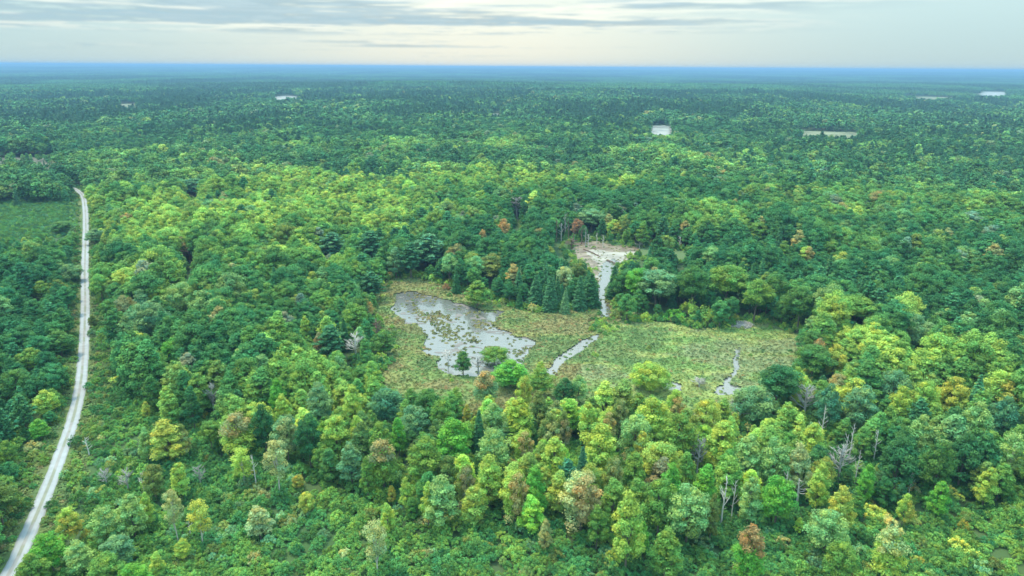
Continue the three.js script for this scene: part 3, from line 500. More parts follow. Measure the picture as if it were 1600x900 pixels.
  ['oval', 1287, 723, 38, 'lime', 'neat oval lime tree behind the yellow tipped one', '', 13],
  ['oval', 1273, 658, 40, 'lime', 'yellow green tree below grey bare branches in the eastern wood', '', 13],
  ['oval', 1253, 693, 44, 'cream', 'pale yellow tree joined to the eastern flank of the bright wood', '', 14],
  ['round', 1216, 687, 46, 'pale', 'pale green round tree behind the leaning white snags', '', 14],
  ['round', 1221, 746, 54, 'bright', 'bright green tree that the leaning white snags stand before', '', 12],
  ['oval', 1360, 724, 30, 'bright', 'narrow vivid yellow green tree before the dark eastern wood', '', 11],
  ['round', 1419, 774, 26, 'gold', 'small golden topped tree low in the eastern thicket', '', 8],
  ['oval', 1474, 750, 34, 'bright', 'bright green tree on the thicket edge east of the golden one', '', 10],
  ['oval', 1550, 728, 34, 'lime', 'light lime tree standing before the dark wood near the frame edge', '', 11],
  ['shrub', 1507, 812, 18, 'gold', 'tiny golden bush in the eastern thicket', '', 3.5],
  ['round', 1413, 686, 60, 'dark', 'large dark green tree behind the thin leaning dead stem', '', 14],
  ['round', 1516, 680, 54, 'dark', 'large dark tree in the eastern wood above the lime tree', '', 14],
  ['round', 1475, 693, 46, 'mid', 'mid green tree between the two large dark eastern trees', '', 14],
  ['round', 1445, 651, 42, 'pale', 'pale leafy tree behind the large dark green eastern trees', '', 14],
  ['round', 1413, 604, 38, 'lime', 'lime tree in the row above the pale leafy eastern tree', '', 14],
  ['round', 1452, 594, 42, 'lime', 'yellowish lime crown beside another in the upper eastern row', '', 14],
  ['round', 1495, 590, 46, 'yellow', 'yellow orange crown in the upper row of the eastern wood', '', 14, 'olive'],
  ['round', 1566, 583, 62, 'gold', 'broad golden orange crown at the frame edge of the eastern wood', '', 14, 'olive'],
  ['round', 1534, 630, 46, 'pale', 'pale green tree below the broad golden orange crown', '', 14],
  ['round', 1577, 622, 44, 'blue', 'blue green tree at the frame edge under the golden orange crown', '', 14],
  ['poplar', 1590, 676, 34, 'pale', 'pale tree with grey stem cut by the frame edge', '', 14],
  ['round', 1403, 578, 48, 'silver', 'grey blue round tree behind the lime crowns of the eastern row', '', 14],
  ['round', 1350, 604, 50, 'silver', 'wide grey green tree above the white snags of the eastern wood', '', 14],
  ['round', 1300, 602, 38, 'blue', 'blue green crown beside grey bare boughs in the eastern wood', '', 14],
  ['dome', 1220, 573, 62, 'dark', 'dark spreading tree at the corner where meadow meets eastern wood', '', 14],
  ['dome', 1275, 543, 62, 'mid', 'spreading green tree behind the meadow corner with orange neighbour', '', 14],
  ['round', 1309, 540, 38, 'yellow', 'yellow crown behind the corner of the meadow marsh', '', 14],
  ['round', 1282, 528, 20, 'orange', 'small orange topped tree behind the corner of the meadow marsh', '', 14],
  ['willow', 1433, 497, 56, 'silver', 'dull grey brown crown behind the row of dark eastern domes', '', 15],
  // tall peninsula wood and the dark wood across the marsh
  ['dome', 1028, 424, 62, 'silver', 'large domed grey green tree facing the meadow at the creek end of the peninsula', '', 20],
  ['dome', 997, 420, 40, 'bright', 'bright green domed tree beside the creek on the peninsula', '', 20],
  ['dome', 1086, 420, 48, 'mid', 'domed tree with showing dark trunks over the meadow', '', 22],
  ['dome', 1140, 416, 60, 'fresh', 'broad domed tree next to the one with showing trunks', '', 22],
  ['dome', 1185, 440, 48, 'fresh', 'domed tree at the middle of the meadow far edge', '', 20],
  ['dome', 1255, 452, 52, 'mid', 'rounded tall tree above the far corner of the meadow', '', 20],
  ['dome', 1342, 462, 56, 'fresh', 'full round green tree right above the eastern meadow corner', '', 17],
  ['dome', 1215, 430, 40, 'mid', 'mid green tall tree in the far meadow edge row', '', 20],
  ['shrub', 1078, 468, 30, 'lime', 'tall lime bush in front of the showing dark trunks', '', 8],
  ['shrub', 1053, 480, 34, 'bright', 'bright bush at the foot of the large domed grey green tree', '', 6],
  ['shrub', 1106, 480, 50, 'fresh', 'wide fresh bush mass spilling onto the meadow from the domed trees', '', 7],
  ['shrub', 1009, 487, 20, 'lime', 'small lime bush by the bend of the upper creek', '', 5],
  ['shrub', 968, 482, 30, 'olive', 'olive yellowish bush on the creek bank under the peninsula', '', 4],
  ['spruce', 961, 417, 24, 'deep', 'dark spruce with a broken branching top on the creek bank', '', 17],
  ['round', 975, 424, 36, 'mid', 'dark full tree by the dark broken topped spruce', '', 16],
  ['round', 960, 344, 26, 'gold', 'golden orange tree on the far bank of the mud flat', '', 12],
  ['oval', 952, 333, 20, 'tan', 'pinkish tan tree behind the golden one at the mud flat', '', 15],
  ['round', 903, 342, 20, 'red', 'dusky red tree among dead trunks by the mud flat', '', 13],
  ['dome', 925, 328, 44, 'silver', 'grey green spreading tree with pale stems over the mud flat', '', 16],
  ['round', 979, 341, 18, 'olive', 'olive yellow narrow tree beside the golden orange tree', '', 14],
  ['pine', 1037, 340, 26, 'pine', 'blue green pine across from the mud flat behind the glade', '', 20],
  ['oval', 1006, 345, 22, 'fresh', 'light oval tree between the golden tree and the blue green pine', '', 18],
  ['round', 1189, 346, 36, 'fresh', 'fresh bright crown standing out behind the glade', '', 17],
  ['oval', 1227, 376, 24, 'fresh', 'narrow fresh tree at the glade end near an orange one', '', 15],
  ['oval', 1262, 384, 26, 'orange', 'orange yellow tree at the end of the glade', '', 15],
  ['round', 1300, 375, 28, 'fresh', 'fresh crown beside the orange yellow tree of the glade', '', 15],
  ['spruce', 713, 424, 15, 'deep', 'small dark conical spruce by the red bush on the pond shore', '', 12],
  ['shrub', 697, 442, 13, 'red', 'small red bush at the foot of the far pond shore trees', '', 4],
  ['spruce', 811, 425, 24, 'pine', 'dark bushy spruce on the marsh edge behind yellow bushes', '', 15],
  ['spruce', 838, 431, 30, 'pine', 'blue green spruce second in the row by the marsh', '', 16],
  ['spruce', 861, 433, 26, 'pine', 'tall narrow spruce in the middle of the marsh edge row', '', 17],
  ['spruce', 884, 450, 16, 'silver', 'slim pale grey green spruce at the marsh edge', '', 13],
  ['spruce', 925, 428, 30, 'deep', 'dense dark spruce standing right beside the upper creek', '', 17],
  ['spruce', 907, 432, 24, 'pine', 'spruce just behind the dense dark one by the creek', '', 17],
  ['spruce', 812, 455, 14, 'dark', 'little dark spruce at the marsh edge in front of the row', '', 9],
  ['round', 905, 408, 26, 'olive', 'olive yellow crown rising over the creek spruces', '', 16],
  ['round', 882, 415, 30, 'cream', 'pale olive crown rising behind the marsh edge spruces', '', 16],
  ['oval', 745, 437, 40, 'fresh', 'fresh green tree with drooping boughs on the far pond shore', '', 14],
  ['round', 768, 398, 46, 'olive', 'olive tan crown above the far shore of the pond', '', 16],
  ['pine', 670, 367, 58, 'blue', 'tall white pine with layered boughs over the pond far shore', '', 21],
  ['pine', 640, 380, 40, 'pine', 'dark layered pine beside the tall white pine', '', 20],
  ['pine', 578, 362, 48, 'pine', 'blue green pine at the corner of the western marsh', '', 20],
  ['pine', 518, 364, 44, 'blue', 'blue grey pine set back in the wood west of the marsh', '', 18],
  ['oval', 617, 386, 28, 'silver', 'grey green narrow tree between the pines of the marsh corner', '', 18],
  ['pine', 579, 425, 40, 'pine', 'dark pine reaching over the western tip of the marsh', '', 15],
  ['pine', 515, 510, 48, 'pine', 'wide dark pine on the wooded slope west of the pond', '', 16],
  ['spruce', 536, 497, 20, 'deep', 'thin dark spruce by the wide dark pine west of the pond', '', 14],
  ['round', 553, 474, 40, 'fresh', 'bright tree crown on the slope edge overlooking the marsh', '', 15],
  ['round', 598, 520, 38, 'mid', 'dark green bushy tree on the western bank of the marsh', '', 10],
  ['oval', 476, 492, 22, 'lime', 'lime yellow small crown on the slope west of the pond', '', 15],
  ['oval', 497, 520, 22, 'rust', 'rusty brown crown next to the wide dark pine', '', 13],
  ['round', 755, 357, 13, 'orange', 'little orange crown above the trees of the pond far shore', '', 17],
  ['round', 787, 342, 24, 'orange', 'orange tan crown in the wood behind the pond', '', 17],
  ['willow', 227, 478, 58, 'silver', 'big pale blue green poplar clump on the slope east of the road', '', 15],
  ['oval', 217, 452, 30, 'silver', 'pale silvery tree just above the big pale blue green clump', '', 16],
  ['willow', 281, 446, 54, 'pale', 'wide pale green crown right of the silvery tree on the slope', '', 15],
  ['round', 265, 531, 34, 'bright', 'vivid green tree on the slope below the wide pale crown', '', 12],
  ['round', 300, 278, 40, 'blue', 'dark blue green tall tree far up the slope past the road', '', 17],
  ['willow', 1012, 606, 4, 'lime', '', '', 1],
];
const mixTone = (a, b, t) => [0, 1, 2].map((k) => lerp(TONES[a][k], TONES[b][k], t));
const MADE = {};
function buildTree(proto, kind, tone, second, label, group, x, y, z, yaw, sx, sy, custom) {
  const conifer = kind === 'spruce' || kind === 'pine', name = conifer ? kind + '_tree' : kind === 'shrub' ? 'bush' : kind === 'poplar' ? 'poplar_tree' : kind === 'willow' ? 'willow_tree' : 'broadleaf_tree';
  const key = kind + proto.id + '/' + tone + '/' + second + (custom ? custom.getHexString() : '');
  let t = MADE[key];
  if (t) { t = t.clone(); } else {
    t = new THREE.Group();
    const tr = shadowed(new THREE.Mesh(proto.trunk, kind === 'poplar' ? barkPale : barkGrey)); tr.name = kind === 'shrub' ? 'stem' : 'trunk'; t.add(tr);
    const cr = shadowed(new THREE.Mesh(proto.crown, custom ? massMat(custom) : leafMat(tone))); cr.name = 'crown'; t.add(cr);
    if (proto.second) { const s = shadowed(new THREE.Mesh(proto.second, second ? massMat(rgb(...mixTone(second, tone, 0.15))) : leafMat(tone))); s.name = 'autumn_foliage'; s.userData.label = ({ rust: 'rusty red', tan: 'orange tan', red: 'red tipped', orange: 'orange', lime: 'yellow green', cream: 'pale cream', gold: 'golden', olive: 'olive', red: 'red' })[second] + ' foliage of the crown'; t.add(s); }
    MADE[key] = t;
  }
  named(t, name); t.userData = {}; tag(t, label, kind === 'shrub' ? 'bush' : 'tree', group);
  t.position.set(x, y, z); t.rotation.set(0, yaw, 0); t.scale.set(sx, sy, sx); scene.add(t); return t;
}
const massMats = new Map();
function massMat(c) { const k = c.getHexString(); if (!massMats.has(k)) { const m = leafThin.clone(); m.color = c; massMats.set(k, m); } return massMats.get(k); }
for (const k in near) near[k].forEach((p, i) => { p.id = i; });
HAND.forEach(([kind, px, py, w, tone, label, second, H, other], n) => {
  if (!second && other) second = other;
  if (!label) return;
  if (py > 555 && kind !== 'shrub' && kind !== 'willow' && w > 20) H *= 1.22;
  if (['orange', 'tan', 'rust', 'gold'].includes(tone) && w > 24 && (kind === 'oval' || kind === 'round')) { kind = 'sided'; other = tone; tone = tone === 'rust' || tone === 'tan' ? 'olive' : 'lime'; }
  const r = rng(9000 + n * 13), [x, z] = P(px, py, H * 0.97), d = proj(x, H * 0.6, z)[2], W = w * d / FPX * 1.05, arr = near[kind], p = arr[Math.floor(r() * arr.length)];
  const yaw = kind === 'sided' ? -0.75 + (r() - 0.5) * 0.5 : r() * 6.283;
  buildTree(p, kind, tone, other || second, label, null, x, 0, z, yaw, W / p.W, H / p.H);
  handTrees.push({ x, z, W, H, px, py, w, d, label, kind, tone, counts: kind !== 'shrub' });
});
// dead trees: bare stems with a few broken boughs
const DEAD = [
  ['snag', 1136, 740, 22, 'pale', 'tall white dead trunk with broken boughs among the front row trees', 15],
  ['snag', 1180, 768, 16, 'pale', 'white dead stem behind the red tipped tree', 10],
  ['snag', 1232, 733, 20, 'pale', 'leaning white dead trunk before the bright green eastern tree', 13],
  ['snag', 1252, 745, 26, 'pale', 'forked dead trunk with a long bough beside the leaning white one', 9],
  ['snag', 1337, 656, 14, 'pale', 'tallest white snag standing in front of the dark eastern wood', 14],
  ['snag', 1326, 674, 12, 'pale', 'slanting white snag close beside the tallest white one', 13],
  ['bare', 1319, 694, 40, 'grey', 'grey leafless tree full of twigs below the tallest white snag', 12],
  ['snag', 1375, 667, 14, 'pale', 'thin white snag east of the tallest one', 13],
  ['snag', 1292, 630, 14, 'pale', 'white snag among grey boughs below the blue green eastern crown', 13],
  ['snag', 1428, 735, 10, 'pale', 'thin leaning dead stem over the eastern thicket', 9],
  ['bare', 1264, 600, 38, 'grey', 'grey leafless crown at the edge of the eastern wood', 13],
  ['bare', 1095, 682, 28, 'grey', 'grey leafless tree inside the bright wood', 13],
  ['bare', 329, 597, 24, 'grey', 'grey twiggy leafless tree beside the narrow dark green tree', 13],
  ['snag', 394, 706, 14, 'pale', 'bare white birch stem below the rusty topped tree', 11],
  ['snag', 133, 680, 14, 'pale', 'thin pale sapling stem on the near verge of the road', 7],
  ['bare', 162, 733, 22, 'grey', 'small grey leafless sapling in the thicket nearest the road', 6],
  ['bare', 194, 733, 24, 'grey', 'second small grey leafless sapling a little farther from the road', 7],
  ['snag', 219, 735, 14, 'pale', 'pale leafless stem next to the olive yellow tree', 7],
  ['bare', 309, 726, 20, 'grey', 'small grey leafless sapling between the yellow trees and the birch', 7],
  ['snag', 292, 802, 10, 'pale', 'thin leaning bare stem between the two slender poplars', 7],
  ['bare', 747, 556, 26, 'grey', 'grey leafless bush against the pond water', 7],
  ['bare', 700, 548, 20, 'pale', 'pale thin leafless saplings at the pond edge', 6],
  ['bare', 553, 520, 30, 'pale', 'pale leafless tree on the western bank of the pond', 11],
  ['bare', 588, 500, 20, 'brown', 'brown leafless tree at the western edge of the marsh', 9],
  ['bare', 808, 306, 34, 'grey', 'grey leafless thicket tree in the wood behind the pond', 17],
  ['snag', 889, 338, 12, 'brown', 'dead dark trunk beside the dusky red tree', 17],
  ['snag', 897, 346, 10, 'brown', 'dead dark trunk second in the row at the mud flat', 15],
  ['snag', 910, 346, 10, 'brown', 'dead dark trunk on the creek side of the dusky red tree', 15],
  ['snag', 878, 346, 12, 'grey', 'dead grey trunk at the wooded end of the mud flat', 14],
  ['snag', 884, 330, 10, 'grey', 'tall dead grey trunk farthest back above the mud flat', 18],
  ['snag', 870, 340, 12, 'brown', 'brown dead trunk at the end of the dead row above the mud flat', 16],
  ['snag', 916, 352, 9, 'grey', 'slim dead grey trunk between the red tree and the pale stemmed tree', 14],
  ['snag', 943, 366, 8, 'pale', 'short pale dead stem by the golden tree on the mud flat', 8],
  ['snag', 920, 364, 8, 'pale', 'short pale dead stem nearest the fallen log', 8],
  ['bare', 893, 372, 22, 'brown', 'brown leafless shrub on the wooded edge of the mud flat', 7],
  ['bare', 1000, 376, 14, 'grey', 'grey leafless shrub at the glade end of the mud flat', 5],
  ['snag', 1151, 745, 14, 'pale', 'thin white dead stem close behind the tall broken white trunk', 13],
  ['snag', 1205, 760, 12, 'pale', 'short white dead stem between two front row snags', 9],
  ['snag', 1346, 700, 12, 'pale', 'white dead stem beside the grey twiggy tree of the eastern wood', 11],
  ['snag', 1590, 690, 10, 'pale', 'pale dead stem at the frame edge of the eastern wood', 12],
  ['snag', 933, 362, 8, 'pale', 'pale stump stem standing on the mud flat shore', 8],
  ['spire', 1063, 368, 9, 'pale', 'pale dead spire standing in the glade', 9],
  ['bare', 295, 388, 40, 'brown', 'brown leafless hollow tree in the middle of the western slope', 9],
  ['bare', 1160, 620, 34, 'grey', 'grey bare boughs over the rivulet pool', 9],
  ['bare', 1094, 590, 24, 'grey', 'pale leafless shrub by the small pool in the meadow', 4],
  ['snag', 1012, 770, 8, 'pale', '', 1],
];
const DEADM = { pale: deadWood, grey: greyTwig, brown: brownTwig };
DEAD.forEach(([kind, px, py, w, tone, label, H], n) => {
  if (!label) return;
  const r = rng(7700 + n * 17), [x, z] = P(px, py, H), d = proj(x, H * 0.6, z)[2], W = w * d / FPX, arr = kind === 'spire' ? near.snag : near[kind], p = arr[n % arr.length];
  const t = named(new THREE.Group(), 'dead_tree'); tag(t, label, 'dead tree');
  const a = shadowed(new THREE.Mesh(p.trunk, DEADM[tone])), b = shadowed(new THREE.Mesh(p.branches, DEADM[tone])); a.name = 'trunk'; b.name = 'branches'; t.add(a, b);
  for (const k of [6, 24, 42]) handTrees.push({ x, z, W: 2, H, px, py: py + k, w: 14, d, label: '' });
  t.position.set(x, 0, z); t.rotation.y = r() * 6.283; t.scale.set(W / p.W * 1.1, H / p.H * 0.93, W / p.W * 1.1); scene.add(t);
});

// ---------------------------------------------------------------- the unbroken wood, the thicket and the marsh plants, as masses
const R0 = rng(4242);
const bins = {};
function put(kind, arr, i, x, y, z, yaw, sx, sy, col) { const key = kind + i; (bins[key] ??= { proto: arr[i], kind, m: [], c: [] }).m.push([x, y, z, yaw, sx, sy]); bins[key].c.push(col); }
const jit = (c, r, k = 0.22) => { const b = 1 + (r() - 0.5) * 2 * k, w = (r() - 0.5) * 0.25; return [c[0] * b * (1 + w), c[1] * b, c[2] * b * (1 - w * 0.5)]; };
// how yellow, how dark and how coniferous the canopy is, by place; cool paints distance haze into leaves
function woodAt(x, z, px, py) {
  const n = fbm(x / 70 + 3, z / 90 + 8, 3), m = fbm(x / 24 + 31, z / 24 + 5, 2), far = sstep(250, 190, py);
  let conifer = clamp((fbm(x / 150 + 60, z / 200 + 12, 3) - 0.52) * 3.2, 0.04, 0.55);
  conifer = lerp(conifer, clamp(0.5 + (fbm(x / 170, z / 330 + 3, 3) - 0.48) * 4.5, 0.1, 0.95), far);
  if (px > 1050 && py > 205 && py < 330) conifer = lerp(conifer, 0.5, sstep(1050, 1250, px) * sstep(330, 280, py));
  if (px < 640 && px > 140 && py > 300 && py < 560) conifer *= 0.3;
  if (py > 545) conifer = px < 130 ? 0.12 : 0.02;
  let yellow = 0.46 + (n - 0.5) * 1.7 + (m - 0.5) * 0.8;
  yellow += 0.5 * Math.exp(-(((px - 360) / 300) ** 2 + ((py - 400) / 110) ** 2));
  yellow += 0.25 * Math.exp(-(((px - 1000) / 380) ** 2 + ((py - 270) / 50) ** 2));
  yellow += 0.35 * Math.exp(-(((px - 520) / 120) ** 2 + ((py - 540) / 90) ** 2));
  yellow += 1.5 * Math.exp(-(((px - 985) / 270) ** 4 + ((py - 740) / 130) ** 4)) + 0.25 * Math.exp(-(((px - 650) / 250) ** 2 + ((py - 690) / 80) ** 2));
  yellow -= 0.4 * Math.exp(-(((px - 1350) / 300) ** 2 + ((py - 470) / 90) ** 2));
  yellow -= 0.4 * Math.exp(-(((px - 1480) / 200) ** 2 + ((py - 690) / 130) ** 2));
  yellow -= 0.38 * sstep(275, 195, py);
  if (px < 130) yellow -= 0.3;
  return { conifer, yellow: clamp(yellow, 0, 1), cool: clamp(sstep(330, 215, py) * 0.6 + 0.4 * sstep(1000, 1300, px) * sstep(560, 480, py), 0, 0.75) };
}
function toneFor(w, r) { const c = toneOf(w, r); return [0, 1, 2].map((k) => lerp(c[k], TONES.dark[k] * (c[1] / 0.36 + 0.35), w.cool * 0.55)); }  // east wood is cooler; far leaves get distance haze painted into their tone
function toneOf(w, r) {
  const y = w.yellow + (r() - 0.5) * 0.5, q = r();
  if (q < 0.003) return mixTone('orange', 'olive', 0.4); if (q < 0.010) return mixTone('rust', 'olive', 0.4); if (q < 0.018) return mixTone('grey', 'silver', 0.4); if (q < 0.05) return mixTone('silver', 'fresh', 0.4); if (q < 0.09) return mixTone('olive', 'fresh', 0.4); if (q < 0.097) return mixTone('yellow', 'lime', 0.6);
  return y < 0.2 ? mixTone('deep', 'dark', clamp(y / 0.2, 0, 1)) : y < 0.5 ? mixTone('dark', 'mid', (y - 0.2) / 0.3) : y < 0.8 ? mixTone('mid', 'fresh', (y - 0.5) / 0.3) : mixTone('fresh', 'lime', clamp((y - 0.8) / 0.3, 0, 1));
}
const autoTrees = [], conStand = polyOf([[800, 487], [840, 491], [880, 490], [915, 485], [936, 470], [936, 440], [900, 420], [850, 425], [805, 440]]);
// what the photograph shows open: no grown tree may stand before it
const OPEN = [[[592, 455], [600, 440], [640, 434], [700, 446], [760, 470], [800, 482], [870, 490], [915, 484], [936, 498], [948, 520], [965, 506], [1009, 503], [1093, 516], [1190, 505], [1246, 526], [1255, 540], [1238, 572], [1192, 572], [1185, 610], [1120, 616], [1060, 592], [1000, 574], [940, 585], [862, 581], [835, 556], [800, 557], [745, 565], [690, 588], [640, 600], [600, 600], [605, 560], [615, 540], [600, 515], [582, 490]],
  [[937, 497], [955, 497], [952, 470], [946, 455], [955, 438], [975, 408], [1005, 395], [1000, 385], [940, 374], [898, 372], [892, 392], [905, 404], [930, 410], [936, 440]],
  [[995, 384], [1056, 392], [1130, 396], [1128, 401], [1060, 400], [1000, 392]], [[-50, 310], [60, 308], [120, 312], [124, 345], [100, 366], [-50, 368]],
  [[1238, 204], [1346, 207], [1346, 210], [1238, 208]], [[1017, 196], [1049, 197], [1049, 208], [1017, 208]], [[429, 150], [467, 150], [467, 156], [429, 156]], [[1533, 143], [1569, 143], [1569, 149], [1533, 148]]];
const roadPx = roadLine.map(([x, z]) => proj(x, 0, z));
const hidesRoad = (a, b) => { for (let i = 0; i + 1 < roadPx.length; i++) { const [x0, y0] = roadPx[i], [x1, y1] = roadPx[i + 1]; if (b <= Math.max(y0, y1) && b > Math.min(y0, y1)) { const t = (b - y0) / (y1 - y0); return Math.abs(a - lerp(x0, x1, t)) < 5 + (b - 290) * 0.02; } } return false; };
function hides(x, y, z, W, H, con) {
  const [cx, cy, d] = proj(x, y + H * 0.62, z), k = FPX / d, rx = W / 2 * k, ry = (H * 0.36 + W * 0.14) * k;
  for (const [a, b] of [[0, 0], [0, -1], [0.85, 0], [-0.85, 0], [0.6, -0.75], [-0.6, -0.75], [0, 0.7]].slice(0, con ? 4 : 7)) { const p = cx + a * rx, q = cy + b * ry; if (OPEN.some((o) => inPoly(o, p, q)) || hidesRoad(p, q)) return true; }
  for (const h of handTrees) if (h.d > d + 1.5 && h.d < d + 130) { const hx = (h.px - cx) / (rx + h.w * 0.18), hy = (h.py + h.w * 0.5 - cy) / (ry + h.w * 0.18); if (hx * hx + hy * hy < 1) return true; }
  return false;
}
const blocked = new Map();
function block(x, z, r) { const k = Math.floor(x / 20) + ',' + Math.floor(z / 20); if (!blocked.has(k)) blocked.set(k, []); blocked.get(k).push([x, z, r]); }
function isBlocked(x, z, r) { const i = Math.floor(x / 20), j = Math.floor(z / 20); for (let a = i - 1; a <= i + 1; a++) for (let b = j - 1; b <= j + 1; b++) for (const [p, q, s] of blocked.get(a + ',' + b) ?? []) if (Math.hypot(x - p, z - q) < (r + s) * 0.62) return true; return false; }
for (const t of handTrees) block(t.x, t.z, t.W / 2);
for (const [rMin, rMax, step] of [[60, 330, 5.0], [330, 640, 5.7], [640, 1300, 7.4], [1300, 3000, 10.5]]) {
  const n = Math.ceil(rMax / step);
  for (let j = -n; j < 4; j++) for (let i = -n; i <= n; i++) {
    const x = (i + 0.5 * (j & 1) + (hash2(i, j * 3 + 1) - 0.5) * 0.75) * step, z = (j + (hash2(i * 5 + 2, j) - 0.5) * 0.75) * step, d = Math.hypot(x, z);
    if (d < rMin || d >= rMax || z > 0) continue;
    const [px, py, depth] = proj(x, 0, z); if (depth < 20 || px < -170 || px > 1770 || py > 1130) continue;
    if (rMax < 700) { if (shrubland.has(x, z) || fieldWest.has(x, z) || bare(x, z)) continue; }
    const brush = brownField.has(x, z) && hash2(i * 7 + 1, j * 3) < 0.3; if (!brush && inClearing(x, z)) continue;
    const r = rng((i + 5000) * 7919 + (j + 9000) * 104729 + rMin), w = woodAt(x, z, px, py);
    const rd = roadD(x, z); if (rd < 4.2 + r() * 2.5) continue;
    const y = landHeight(x, z), lod = rMax < 700 ? near : rMin < 1000 ? mid : low, hn = 0.62 + 0.8 * fbm(x / 45 + 9, z / 45 + 2, 2) , stand = conStand.has(x, z), con = r() < (stand ? 0.62 : w.conifer);
    let kind = con ? (rMin < 1000 && r() < (stand ? 0.9 : 0.35) ? 'spruce' : 'pine') : r() < 0.62 ? (rMin < 1300 && r() < 0.4 ? 'dome' : 'round') : 'oval';
    if (!lod[kind]) kind = 'round';
    const front = py > 545 && px > 130; if (front && !con && r() < 0.7) kind = 'oval';
    const arr = lod[kind], k = Math.floor(r() * arr.length), p = arr[k], s = hn * (0.72 + 0.5 * r()) * (kind === 'oval' ? 1.08 : kind === 'pine' ? 0.82 : kind === 'dome' ? 0.85 : 1), sx = s * (1.0 + 0.28 * r()) * (kind === 'oval' ? 1.15 : 1) * (rMin >= 1300 ? 1.25 : 1) * (front ? 0.96 : 1);
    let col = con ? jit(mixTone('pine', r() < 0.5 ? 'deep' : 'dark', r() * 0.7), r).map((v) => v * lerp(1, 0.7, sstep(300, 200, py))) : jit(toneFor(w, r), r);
    const nearRoad = (px < 130 && d < 640) || rd < 16; const sh = nearRoad && r() < 0.8 ? 0.55 + 0.3 * r() : 1;
    if (isBlocked(x, z, p.W * sx * sh / 2)) continue;
    let fit = sh * (brush ? 0.42 : 1);
    if (d < 1300) { for (let q = 0; q < 4 && hides(x, y, z, p.W * sx * fit, p.H * s * fit, con); q++) fit *= q < 3 ? 0.74 : 0; if (fit === 0) continue; }
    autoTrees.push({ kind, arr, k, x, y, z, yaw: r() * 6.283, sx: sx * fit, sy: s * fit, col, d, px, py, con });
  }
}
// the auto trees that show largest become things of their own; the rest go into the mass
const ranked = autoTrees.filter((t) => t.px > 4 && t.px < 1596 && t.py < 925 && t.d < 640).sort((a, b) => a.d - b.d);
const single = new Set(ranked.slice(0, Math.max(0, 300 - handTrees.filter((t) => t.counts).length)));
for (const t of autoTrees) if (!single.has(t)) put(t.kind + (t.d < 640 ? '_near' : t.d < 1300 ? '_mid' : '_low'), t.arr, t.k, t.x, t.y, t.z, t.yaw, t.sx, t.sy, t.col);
// beyond: patches of wood
for (const [rMin, rMax, step, arr, nm] of [[3000, 7200, 74, farPatch, 'wood_patch'], [7200, 17000, 100, farPatch, 'haze_patch']]) {
  const n = Math.ceil(rMax / step);
  for (let j = -n; j < 0; j++) for (let i = -n; i <= n; i++) {
    const x = (i + 0.5 * (j & 1)) * step, z = (j + 0.5) * step, d = Math.hypot(x, z); if (d < rMin - step * 0.7 || d >= rMax) continue;
    const [px, py] = proj(x, 0, z); if (px < -170 || px > 1770) continue;
    if ([[0, 0], [0.45, 0.45], [-0.45, 0.45], [0.45, -0.45], [-0.45, -0.45], [0, 0.45], [0, -0.45]].some(([a, b]) => inClearing(x + a * step, z + b * step))) continue;
    const r = rng(i * 977 + j * 131071 + 77), q = fbm(x / 500, z / 1100, 4), dk = sstep(0.42, 0.62, q); const c = jit(mixTone('dark', 'mid', r() * 0.8).map((v, k) => lerp(v, TONES.pine[k] * 0.55, dk)), r, 0.22);
    put(nm, arr, Math.floor(r() * arr.length), x, landHeight(x, z) - 1, z, Math.floor(r() * 4) * Math.PI / 2, nm === 'haze_patch' ? 1.3 : 1, 1 + (q - 0.5) * 0.5, c);
  }
}
function instanced(name, geometry, material, list, colors, parent, noScaleColor) {
  const im = new THREE.InstancedMesh(geometry, material, list.length), q = new THREE.Quaternion(), up = new THREE.Vector3(0, 1, 0), m4 = new THREE.Matrix4(), c = new THREE.Color();
  list.forEach(([x, y, z, yaw, sx, sy], i) => { q.setFromAxisAngle(up, yaw); m4.compose(new THREE.Vector3(x, y, z), q, new THREE.Vector3(sx, sy, sx)); im.setMatrixAt(i, m4); if (colors) im.setColorAt(i, c.setRGB(...colors[i])); });
  named(im, name); shadowed(im); im.userData.kind = 'stuff'; parent.add(im); return im;
}
const NAMES = { round: 'round_trees', dome: 'tall_trees', oval: 'oval_trees', pine: 'pine_trees', spruce: 'spruce_trees', wood_patch: 'far_wood', haze_patch: 'distant_wood' };
const forest = tag(named(new THREE.Group(), 'forest'), 'dense mixed green forest filling the land out to the horizon', 'forest', null, 'stuff'); scene.add(forest);
const trunks = {};
for (const b of Object.values(bins)) { const base = b.kind.replace(/_(near|mid|low)$/, ''), nearby = b.kind.endsWith('_near'); instanced(NAMES[base], b.proto.crown, nearby ? leafBase : leafFar, b.m, b.c, forest); if (nearby && b.proto.trunk) instanced('tree_trunks', b.proto.trunk, barkGrey, b.m, null, forest); }

